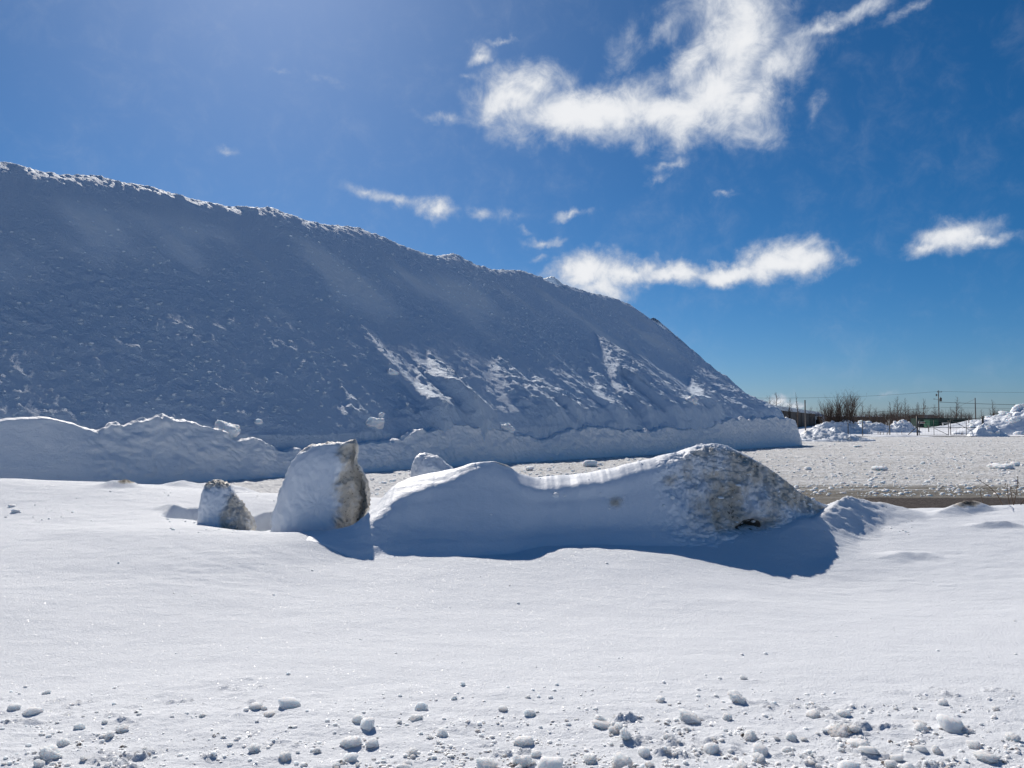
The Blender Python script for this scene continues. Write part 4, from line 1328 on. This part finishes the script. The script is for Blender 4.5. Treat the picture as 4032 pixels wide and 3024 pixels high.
# shaded windrow along the fence
xw = np.linspace(at(3390, 1720, 76)[0], at(3720, 1720, 76)[0], 160)
vw = np.linspace(-1, 1, 24)
VW, XW = np.meshgrid(vw, xw, indexing='ij')
ZW = (0.20 + 0.10 * fbm(XW * .5, 1.0, 2.0, 3)) * (1 - VW ** 2) * sstep(xw[0], xw[0] + 3, XW) * sstep(xw[-1], xw[-1] - 4, XW) + 0.03 * fbm(XW * 3, VW * 2, 1.0, 3) - .02
tag(grid_obj('snow_windrow', np.stack([XW, 76.4 + VW * .8, ZW], -1), M_FAR), 'low plowed snow ridge running along the wire fence', 'snow ridge')

# --- buildings
def wall_box(name, p0, p1, depth, zb, z0, z1, mat, parent):
    """an upright slab from p0 to p1 (ground points), top running from z0 to z1"""
    p0, p1 = Vector((*p0, 0)), Vector((*p1, 0))
    n_ = Vector((-(p1 - p0).y, (p1 - p0).x, 0)).normalized() * depth
    v = [(*p0.xy, zb), (*p1.xy, zb), (*(p1 + n_).xy, zb), (*(p0 + n_).xy, zb), (*p0.xy, z0), (*p1.xy, z1), (*(p1 + n_).xy, z1), (*(p0 + n_).xy, z0)]
    return mesh_obj(name, v, [(0, 3, 2, 1), (4, 5, 6, 7), (0, 1, 5, 4), (1, 2, 6, 5), (2, 3, 7, 6), (3, 0, 4, 7)], mat, parent, False)


wh_ = empty('warehouse', (0, 0, 0))
A_, B_ = at(3020, 1640, 128), at(3222, 1640, 250)
zl, zr_ = at(3050, 1609, 137)[2], at(3200, 1638, 232)[2]
wall_box('wall', A_[:2], B_[:2], 24, -0.2, 3.55, 3.55, M_BROWN, wh_)
rf = wall_box('roof', (A_[0] - .4, A_[1] - .5), (B_[0] + .4, B_[1] - .5), 25, 3.553, 4.35, 4.35, M_ROOFG, wh_)
dv = Vector((B_[0] - A_[0], B_[1] - A_[1], 0)).normalized(); nv_ = Vector((dv.y, -dv.x, 0))
for k in range(9):
    q = Vector((A_[0], A_[1], 0)) + dv * (12 + k * 14) + nv_ * .06
    MB().tube([q + Vector((0, 0, .1)), q + Vector((0, 0, 3.5))], .10, 4).build('downpipe', M_RAIL, wh_)
tag(wh_, 'long dark brown warehouse with a frosted metal roof edge', 'warehouse')

lb = empty('low_building', (0, 0, 0))
C_, D_ = at(3228, 1650, 235), at(3480, 1650, 262)
wall_box('wall', C_[:2], D_[:2], 16, -0.2, 2.75, 2.85, M_BROWN, lb)
r2 = wall_box('roof_snow', (C_[0] - .3, C_[1] - .4), (D_[0] + .3, D_[1] - .4), 16.8, 2.853, 3.05, 3.12, M_FAR, lb)
for k in range(7):
    q0 = Vector((C_[0], C_[1], 0)).lerp(Vector((D_[0], D_[1], 0)), 0.08 + k * .13)
    MB().box(q0.x - .5, q0.x + .5, q0.y - .12, q0.y + .05, 1.2, 2.2).build('window', M_SLATE, lb)
tag(lb, 'low brown flat-roofed building behind the bare bush', 'building')
an = empty('annex', at(3212, 1650, 236) * np.array((1, 1, 0)))
MB().box(-3.2, 3.2, 0, 5, -.2, 1.9).build('wall', M_WHITE, an)
MB().box(-3.5, 3.5, -.3, 5.3, 1.903, 2.9).build('fascia', M_WHITE, an)
MB().tube([(-3.3, 2, 2.9), (0, 2, 3.9), (3.3, 2, 2.9)], .5, 5).build('snow_cap', M_ROOFG, an)
tag(an, 'small white annex between the warehouse and low building', 'building')

hb = empty('house', at(3640, 1655, 300) * np.array((1, 1, 0)))
MB().box(-9, 9, 0, 9, -.2, 1.9).build('wall', M_BROWN, hb)
mesh_obj('roof', [(-10, -.6, 1.9), (10.6, -.6, 1.9), (10.6, 9.6, 1.9), (-10, 9.6, 1.9), (-1.5, 4.5, 3.9), (5.5, 4.5, 3.9)], [(0, 1, 5, 4), (1, 2, 5), (2, 3, 4, 5), (3, 0, 4), (3, 2, 1, 0)], M_SLATE, hb, False)
MB().box(-7, -5.6, -.06, .02, .7, 1.5).build('window', M_SLATE, hb)
tag(hb, 'grey hip-roofed house far behind the trees', 'house')


def container(name, px0, px1, d, h_, mat, label, ribs=True, depth=2.4):
    x0, x1 = at(px0, 1670, d)[0], at(px1, 1670, d)[0]
    root = empty(name, ((x0 + x1) / 2, d, 0))
    w2 = (x1 - x0) / 2
    MB().box(-w2, w2, 0, depth, .12, h_).build('shell', mat, root)
    MB().box(-w2 - .02, w2 + .02, -.03, depth + .03, h_ + .002, h_ + .10).build('roof_rim', mat, root)
    MB().box(-w2 - .02, w2 + .02, -.03, depth + .03, .0, .118).build('base_rail', mat, root)
    if ribs:
        n_ = max(3, int(2 * w2 / .45))
        for i in range(n_):
            x = -w2 + (i + .5) * 2 * w2 / n_
            MB().box(x - .09, x + .09, -.045, -.002, .13, h_ - .02).build('rib', mat, root)
    for s_ in (-1, 1):
        MB().box(s_ * w2 - .06, s_ * w2 + .06, -.07, .0, .13, h_ - .004).build('corner_post', mat, root)
    return tag(root, label, 'container')


container('shipping_container', 3608, 3812, 176, 2.02, M_GREEN, 'long dark green shipping container beyond the gate')
container('shipping_container', 3661, 3694, 170, 1.78, M_GREEN2, 'shorter brighter green container in front of the long one')
sg = at(3637, 1664, 172)
sb = empty('sign_board', (sg[0], 172, 0))
MB().box(-1.25, 1.25, -.03, .03, sg[2] - .24, sg[2] + .24).build('panel', M_WHITE, sb)
for k, (x, w_) in enumerate(((-.85, .16), (-.42, .12), (-.12, .14), (.2, .12), (.55, .16), (.9, .1))):
    MB().box(x - w_, x + w_, -.04, -.033, sg[2] - .13, sg[2] + .12).build('lettering_mark', M_RED, sb)
for s_ in (-1, 1):
    MB().tube([(s_ * 1.1, .05, 0), (s_ * 1.1, .05, sg[2] + .2)], .05, 5).build('leg', M_RAIL, sb)
tag(sb, 'white sign board with faded red marks beside the green container', 'sign')
rk = at(3726, 1674, 168)
rt = empty('rack', (rk[0], 168, 0))
MB().box(-.85, .85, -.2, .2, 1.0, 1.12).build('top_board', M_WHITE, rt)
for s_ in (-1, 1):
    MB().box(s_ * .75 - .06, s_ * .75 + .06, -.15, .15, 0, .998).build('leg', M_WHITE, rt)
tag(rt, 'pale wooden rack in front of the green container', 'rack')
# snow in front of the container's right end
heap('snow_heap', at(3800, 1690, 160)[0], 160.0, 8.5, 4.0, 1.75, 'broad snow slope burying the right end of the green container', 4, 31, .08, 0.0, (.5, 0), (.05, .1))


# --- bare trees
def grow(mb, p, d, L, r, depth, rng, spread, up, seg=3, kids=(2, 3)):
    pts = [Vector(p)]; rr = [r]
    q = Vector(p); dd_ = Vector(d).normalized()
    for i in range(seg):
        dd_ = (dd_ + Vector((rng.uniform(-.16, .16), rng.uniform(-.16, .16), rng.uniform(-.04, .10) * up))).normalized()
        q = q + dd_ * (L / seg)
        pts.append(q.copy()); rr.append(r * (1 - 0.62 * (i + 1) / seg))
    mb.tube(pts, rr, 4 if r > .03 else 3, False)
    if depth <= 0:
        return
    for k in range(rng.randint(*kids)):
        t = rng.uniform(.35, 1.0)
        i = min(int(t * seg), seg - 1)
        b = pts[i].lerp(pts[i + 1], t * seg - i)
        a_ = rng.uniform(0, 6.283)
        side = Vector((math.cos(a_), math.sin(a_), 0))
        nd = (dd_ * (1 - spread) + side * spread + Vector((0, 0, up * .35))).normalized()
        grow(mb, b, nd, L * rng.uniform(.5, .72), rr[i] * rng.uniform(.5, .68), depth - 1, rng, spread, up, seg, kids)


def bare_tree(px, top_py, d, label, seed, kind='slim', width=1.0, cat='tree', group='bare trees along the horizon'):
    rng = random.Random(seed)
    b = at(px, 1660, d); hgt = at(px, top_py, d)[2]
    root = empty('bare_tree' if kind != 'bush' else 'bare_bush', (b[0], d, 0))
    tr = MB(); cr_ = MB()
    if kind == 'bush':
        for i in range(22):
            a_ = rng.uniform(0, 6.283); lean = rng.uniform(.05, .62) * width
            dr = Vector((math.cos(a_) * lean, math.sin(a_) * lean * .7, 1)).normalized()
            L = hgt * rng.uniform(.55, .78) / max(dr.z, .6)
            p0 = Vector((math.cos(a_) * .35, math.sin(a_) * .3, 0))
            pts = [p0, p0 + dr * L * .5 + Vector((rng.uniform(-.1, .1), 0, 0)), p0 + dr * L]
            tr.tube(pts, (.05, .036, .018), 4, False)
            for t in (.3, .42, .52, .62, .72, .82, .9, 1.0):
                bb = pts[0].lerp(pts[2], t)
                for _ in range(2):
                    a2 = rng.uniform(0, 6.283)
                    nd = (dr * .75 + Vector((math.cos(a2), math.sin(a2), .25)) * .42).normalized()
                    grow(cr_, bb, nd, hgt * rng.uniform(.16, .30), .019, 2, rng, .4, .6, 3, (1, 2))
    else:
        top = Vector((rng.uniform(-.25, .25), 0, hgt))
        mid = Vector((rng.uniform(-.12, .12), rng.uniform(-.1, .1), hgt * .5))
        r0 = .045 + hgt * .012
        tr.tube([(0, 0, -.1), mid, top], (r0, r0 * .62, .010), 5, False)
        nb = int(10 + hgt * 2.2)
        for i in range(nb):
            t = .30 + .68 * (i + rng.random()) / nb
            bb = mid.lerp(top, (t - .5) * 2) if t > .5 else Vector((0, 0, 0)).lerp(mid, t * 2)
            a2 = rng.uniform(0, 6.283)
            upv = .9 if kind == 'slim' else .55
            nd = Vector((math.cos(a2), math.sin(a2), upv + rng.uniform(-.2, .4))).normalized()
            grow(cr_, bb, nd, width * hgt * (.30 if kind == 'slim' else .36) * (1.15 - t) * rng.uniform(.6, 1.2), r0 * .40 * (1.15 - t) + .010, 2, rng, .42, .5, 3, (2, 3))
    tr.build('trunk', M_BARK, root, True)
    cr_.build('crown', M_BARK, root, True)
    return tag(root, label, cat, group)


bare_tree(3328, 1546, 92, 'large rounded bare bush with many stems behind the fence', 1, 'bush', 1.0, 'bush', None)
bare_tree(3268, 1582, 93, 'smaller bare bush leaning out left of the large one', 2, 'bush', .8, 'bush', None)
TREES = [
    (3031, 1556, 150, 'leftmost bare tree above the warehouse roof', 'wide', .9), (3060, 1543, 152, 'taller bare tree beside the leftmost one over the warehouse', 'wide', .9), (3111, 1568, 155, 'small bare tree at mid warehouse roof', 'slim', .9),
    (3140, 1545, 120, 'thin whip-like sapling in front of the warehouse', 'slim', .35), (3194, 1602, 190, 'small bare tree at the warehouse end', 'slim', 1.2),
    (3398, 1584, 200, 'bare tree just right of the large bush', 'slim', 1.0), (3425, 1592, 205, 'short bare tree, second right of the large bush', 'wide', 1.0), (3452, 1603, 205, 'short rounded bare tree above the low building', 'wide', 1.2),
    (3482, 1612, 215, 'low bare tree above the right end of the low building', 'wide', 1.1), (3508, 1582, 190, 'slim bare tree, left end of the tall row', 'slim', .9), (3522, 1590, 195, 'slim bare tree, second of the tall row', 'slim', .9), (3536, 1560, 185, 'tallest slim bare tree of the row', 'slim', 1.0),
    (3549, 1588, 195, 'slim bare tree right beside the tallest one', 'slim', .9), (3564, 1568, 188, 'second tallest slim bare tree of the row', 'slim', 1.0), (3577, 1592, 200, 'short slim tree right of the second tallest', 'slim', .9), (3597, 1602, 205, 'low bare tree in the gap of the tall row', 'slim', 1.0),
    (3610, 1590, 200, 'slim bare tree above the left gate post', 'slim', .8), (3619, 1583, 198, 'slim bare tree just right of the left gate post', 'slim', .8), (3639, 1571, 190, 'tall bare tree left of the utility pole', 'slim', 1.1),
    (3684, 1592, 215, 'bushy bare tree touching the utility pole', 'wide', .9), (3712, 1612, 220, 'small bare tree right of the utility pole', 'wide', 1.0), (3745, 1602, 210, 'thin pale tree between the two poles, left one', 'slim', 1.0), (3769, 1562, 205, 'tall bare tree between the two poles', 'slim', .85), (3787, 1598, 210, 'bare tree left of the second pole', 'slim', 1.0),
    (3814, 1630, 215, 'tiny bare tree above the container end', 'wide', 1.1), (3866, 1612, 230, 'faint bare tree right of the second pole', 'wide', 1.0), (3911, 1573, 205, 'bare tree rising behind the tall snow heap', 'slim', .8), (4004, 1590, 200, 'bare tree top behind the heap at the right edge', 'slim', 1.0),
]
for i, (px, tp, d, lab, kind, wd) in enumerate(TREES):
    bare_tree(px, tp, d, lab, 40 + i, kind, wd)
# low brush behind the fence as one mass
br = MB(); rng = random.Random(99)
for i in range(950):
    px = rng.choice((rng.uniform(3360, 3620), rng.uniform(3480, 3830), rng.uniform(3900, 4050)))
    d = rng.uniform(205, 240)
    b = at(px, 1660, d)
    br.tube([(b[0], d, 0), (b[0] + rng.uniform(-.3, .3), d, rng.uniform(1.6, 3.0)), (b[0] + rng.uniform(-.9, .9), d, rng.uniform(2.6, 5.0))], (.05, .035, .01), 3, False)
    for k in range(3):
        zz = rng.uniform(1.2, 3.0)
        br.tube([(b[0], d, zz), (b[0] + rng.uniform(-1, 1), d, zz + rng.uniform(.5, 1.4))], (.025, .008), 3, False)
tag(br.build('brushwood', M_BARK), 'thin mass of leafless brush on the horizon', kind='stuff')

# --- utility poles and wires
def utility_pole(px, top, d, label, full):
    b, t_ = at(px, 1660, d), at(px, top, d)
    root = empty('utility_pole', (b[0], d, 0))
    MB().tube([(0, 0, -.2), (.0, 0, t_[2])], (.20, .13), 8).build('pole', M_POLE, root, True)
    if full:
        z1 = t_[2] - .55
        MB().box(-.45, 1.15, -.08, .08, z1 - .07, z1 + .07).build('crossarm', M_POLE, root)
        for x in (-.35, .45, 1.05):
            MB().tube([(x, 0, z1 + .07), (x, 0, z1 + .36)], (.07, .05), 6).build('insulator', M_RAIL, root, True)
        zt = at(px, 1573, d)[2]
        tr = MB().tube([(.62, -.1, zt - .62), (.62, -.1, zt + .55)], .36, 10).build('transformer', M_RAIL, root, True)
        MB().tube([(.62, -.1, zt + .55), (.62, -.1, zt + .95)], (.10, .05), 6).build('bushing', M_RAIL, tr, True)
        MB().tube([(0, 0, at(px, 1556, d)[2]), (-.8, 0, at(px, 1554, d)[2])], .09, 6).build('bracket', M_RAIL, root, True)
        MB().box(-.85, -.55, -.1, .1, at(px, 1560, d)[2], at(px, 1551, d)[2]).build('cutout', M_RAIL, root)
        MB().tube([(0, 0, at(px, 1575, d)[2]), (-1.3, 0, at(px, 1571, d)[2])], .05, 6).build('lamp_arm', M_STEEL, root, True)
        MB().box(-1.7, -1.2, -.12, .12, at(px, 1572.5, d)[2], at(px, 1570, d)[2]).build('lamp_head', M_STEEL, root)
    else:
        MB().tube([(0, 0, t_[2]), (0, 0, t_[2] + .12)], (.16, .1), 8).build('cap', M_RAIL, root, True)
    return tag(root, label, 'utility pole')


utility_pole(3698, 1537, 250, 'tall utility pole with crossarm and transformer', True)
utility_pole(3842, 1568, 235, 'shorter plain utility pole right of the transformer pole', False)
post(3171, 1576, 1660, 118, 0.10, 'lone thin pole in front of the warehouse', 'pole', None, M_POLE, 'thin_pole')


def wire(a, b, sag, label, r=.028, n=14):
    A, B = at(*a), at(*b)
    pts = []
    for i in range(n + 1):
        t = i / n
        p = A + (B - A) * t
        pts.append((p[0], p[1], p[2] - sag * 4 * t * (1 - t)))
    return tag(MB().tube(pts, r, 4, False).build('overhead_wire', M_CABLE, None, True), label, 'wire', 'overhead wires')


wire((3697, 1541, 250), (2890, 1566, 210), .8, 'upper wire running left from the crossarm')
wire((3701, 1541, 250), (4150, 1544, 250), .2, 'upper wire running right from the crossarm')
wire((3700, 1583, 250), (4150, 1596, 250), .2, 'thick cable running right below the transformer', .06)
wire((3693, 1604, 250), (3380, 1626, 250), .1, 'lower cable running left from the utility pole', .05)
wire((3702, 1604, 250), (4150, 1609, 250), .1, 'thin lower line running right from the utility pole', .03)
wire((3841, 1570, 235), (3765, 1604, 250), .1, 'slanted guy line left of the plain pole', .03)

# ------------------------------------------------------------------ twigs on the right edge of the snow
def stalk(root, pts, r0, name='stem'):
    P = [Vector(at(*p)) - root.location for p in pts]
    r = np.linspace(r0, r0 * .45, len(P))
    MB().tube(P, list(r), 5, False).build(name, M_STALK, root, True)


tw = empty('twig_shrub', tuple(at(3975, 1985, 13.3)))
for pts in ([(3948, 1990, 13.4), (3925, 1945, 13.3), (3890, 1912, 13.2), (3862, 1895, 13.2), (3846, 1882, 13.15)], [(3990, 1992, 13.3), (4000, 1950, 13.3), (4006, 1905, 13.3), (4008, 1878, 13.3)], [(3975, 1990, 13.35), (3968, 1945, 13.4), (3966, 1905, 13.4)],
            [(3992, 1990, 13.2), (3982, 1950, 13.2), (3978, 1915, 13.2)], [(4018, 1990, 13.2), (4040, 1950, 13.2), (4060, 1925, 13.2)], [(3876, 1990, 13.5), (3866, 1965, 13.5), (3858, 1930, 13.5)]):
    stalk(tw, pts, .0085)
for pts in ([(3912, 1933, 13.25), (3880, 1925, 13.2), (3858, 1920, 13.2)], [(3890, 1912, 13.2), (3866, 1916, 13.2)], [(4000, 1950, 13.3), (3985, 1930, 13.3), (3980, 1912, 13.3)], [(4004, 1920, 13.3), (4016, 1902, 13.3)], [(4006, 1895, 13.3), (3994, 1885, 13.3)], [(3966, 1925, 13.4), (3955, 1908, 13.4)], [(4040, 1950, 13.2), (4036, 1930, 13.2)]):
    stalk(tw, pts, .005, 'side_twig')
for p in ((4006, 1878, 13.3), (4007, 1890, 13.3), (4010, 1902, 13.3), (3959, 1906, 13.4), (3980, 1922, 13.2)):
    c = Vector(at(*p)) - tw.location
    MB().tube([c - Vector((.012, 0, 0)), c, c + Vector((.012, 0, .004))], (.004, .013, .004), 5).build('bud', M_STALK, tw, True)
tag(tw, 'sparse leafless twigs sticking up at the right snow edge', 'shrub')

# dry grass in the field past the fence
for k, (px, lab) in enumerate(((3478, 'dry grass tuft in the white field left of the gate'), (3415, 'tiny dry grass tuft behind the third fence post'), (3768, 'dry weeds seen through the right gate leaf'), (3545, 'dry weed stem left of the slanted brace'))):
    b = at(px, 1712, 84)
    g = MB(); rng = random.Random(k)
    for i in range(16 if k in (0, 2) else 6):
        x = rng.uniform(-.7, .7)
        g.tube([(x, rng.uniform(-.2, .2), 0), (x + rng.uniform(-.1, .1), 0, rng.uniform(.2, .5))], (.016, .008), 3, False)
    o = g.build('grass_tuft', M_STALK); o.location = (b[0], 84, .05)
    tag(o, lab, 'dry grass', 'dry grass tufts')

# ------------------------------------------------------------------ lumps on the lot
LOTC = [(2322, 1826, 44, .75, 7, 'pale snow block on the lot right of the hidden boulder'), (2360, 1829, 18, .7, 2, 'small lump right beside the pale snow block on the lot'), (3180, 1846, 26, .6, 1, 'lone lump on the lot right of the drift peak'), (2085, 1845, 34, .6, 3, 'low crumbled lump at the left end of the lot strip'),
        (3375, 1757, 24, .4, 5, 'dark dirty lump on the lot below the rubble heap'), (3460, 1845, 46, .5, 3, 'dark-shaded crumbled lump in the middle of the lot'), (4000, 1828, 30, .7, 7, 'pointed lump on the lot near the right edge'), (3940, 1838, 70, .35, 6, 'crumbled ridge of lumps on the right of the lot'), (3635, 1824, 14, .8, 0, 'small bright lump on the lot, right of centre')]
for px, py, wpx, sq, var, lab in LOTC:
    u, v = ray(px, py + wpx * sq * .35)
    d = EYE / -v
    r = .5 * wpx / F * d * 1.1
    tag(clod((u * d, d, .02 + r * sq * .35), r, var, random.uniform(0, 6), sq, name='lot_lump'), lab, 'snow lump', 'lumps on the lot')
cand = np.stack([RNG.uniform(1450, 4100, 30000), 1735 + 225 * RNG.uniform(size=30000) ** 1.3], -1)
cl_ = fbm(cand[:, 0] / 160, cand[:, 1] / 14, 9.0, 3)
cand = cand[RNG.uniform(size=30000) < np.clip(.25 + 0.7 * cl_, .05, .8)][:6500]
U = np.array([ray(*c) for c in cand]); dq = EYE / -U[:, 1]
xq = U[:, 0] * dq
t_q, s_q = ts(xq, dq)
ok = (s_q < -0.15) & (dq > 14.6) & (dq < 75) & ~((xq > 4.5) & (dq < 16.2))
rowsz = np.minimum(.075, .016 / np.maximum(RNG.uniform(size=len(cand)), .05) ** .5)
scatter_mesh('lot_crumbs', np.stack([xq, dq, 0.015 + 0 * xq], -1)[ok], rowsz[ok], M_CLOD, 'loose snow crumbs scattered over the plowed lot', seed=21, squash=.6)
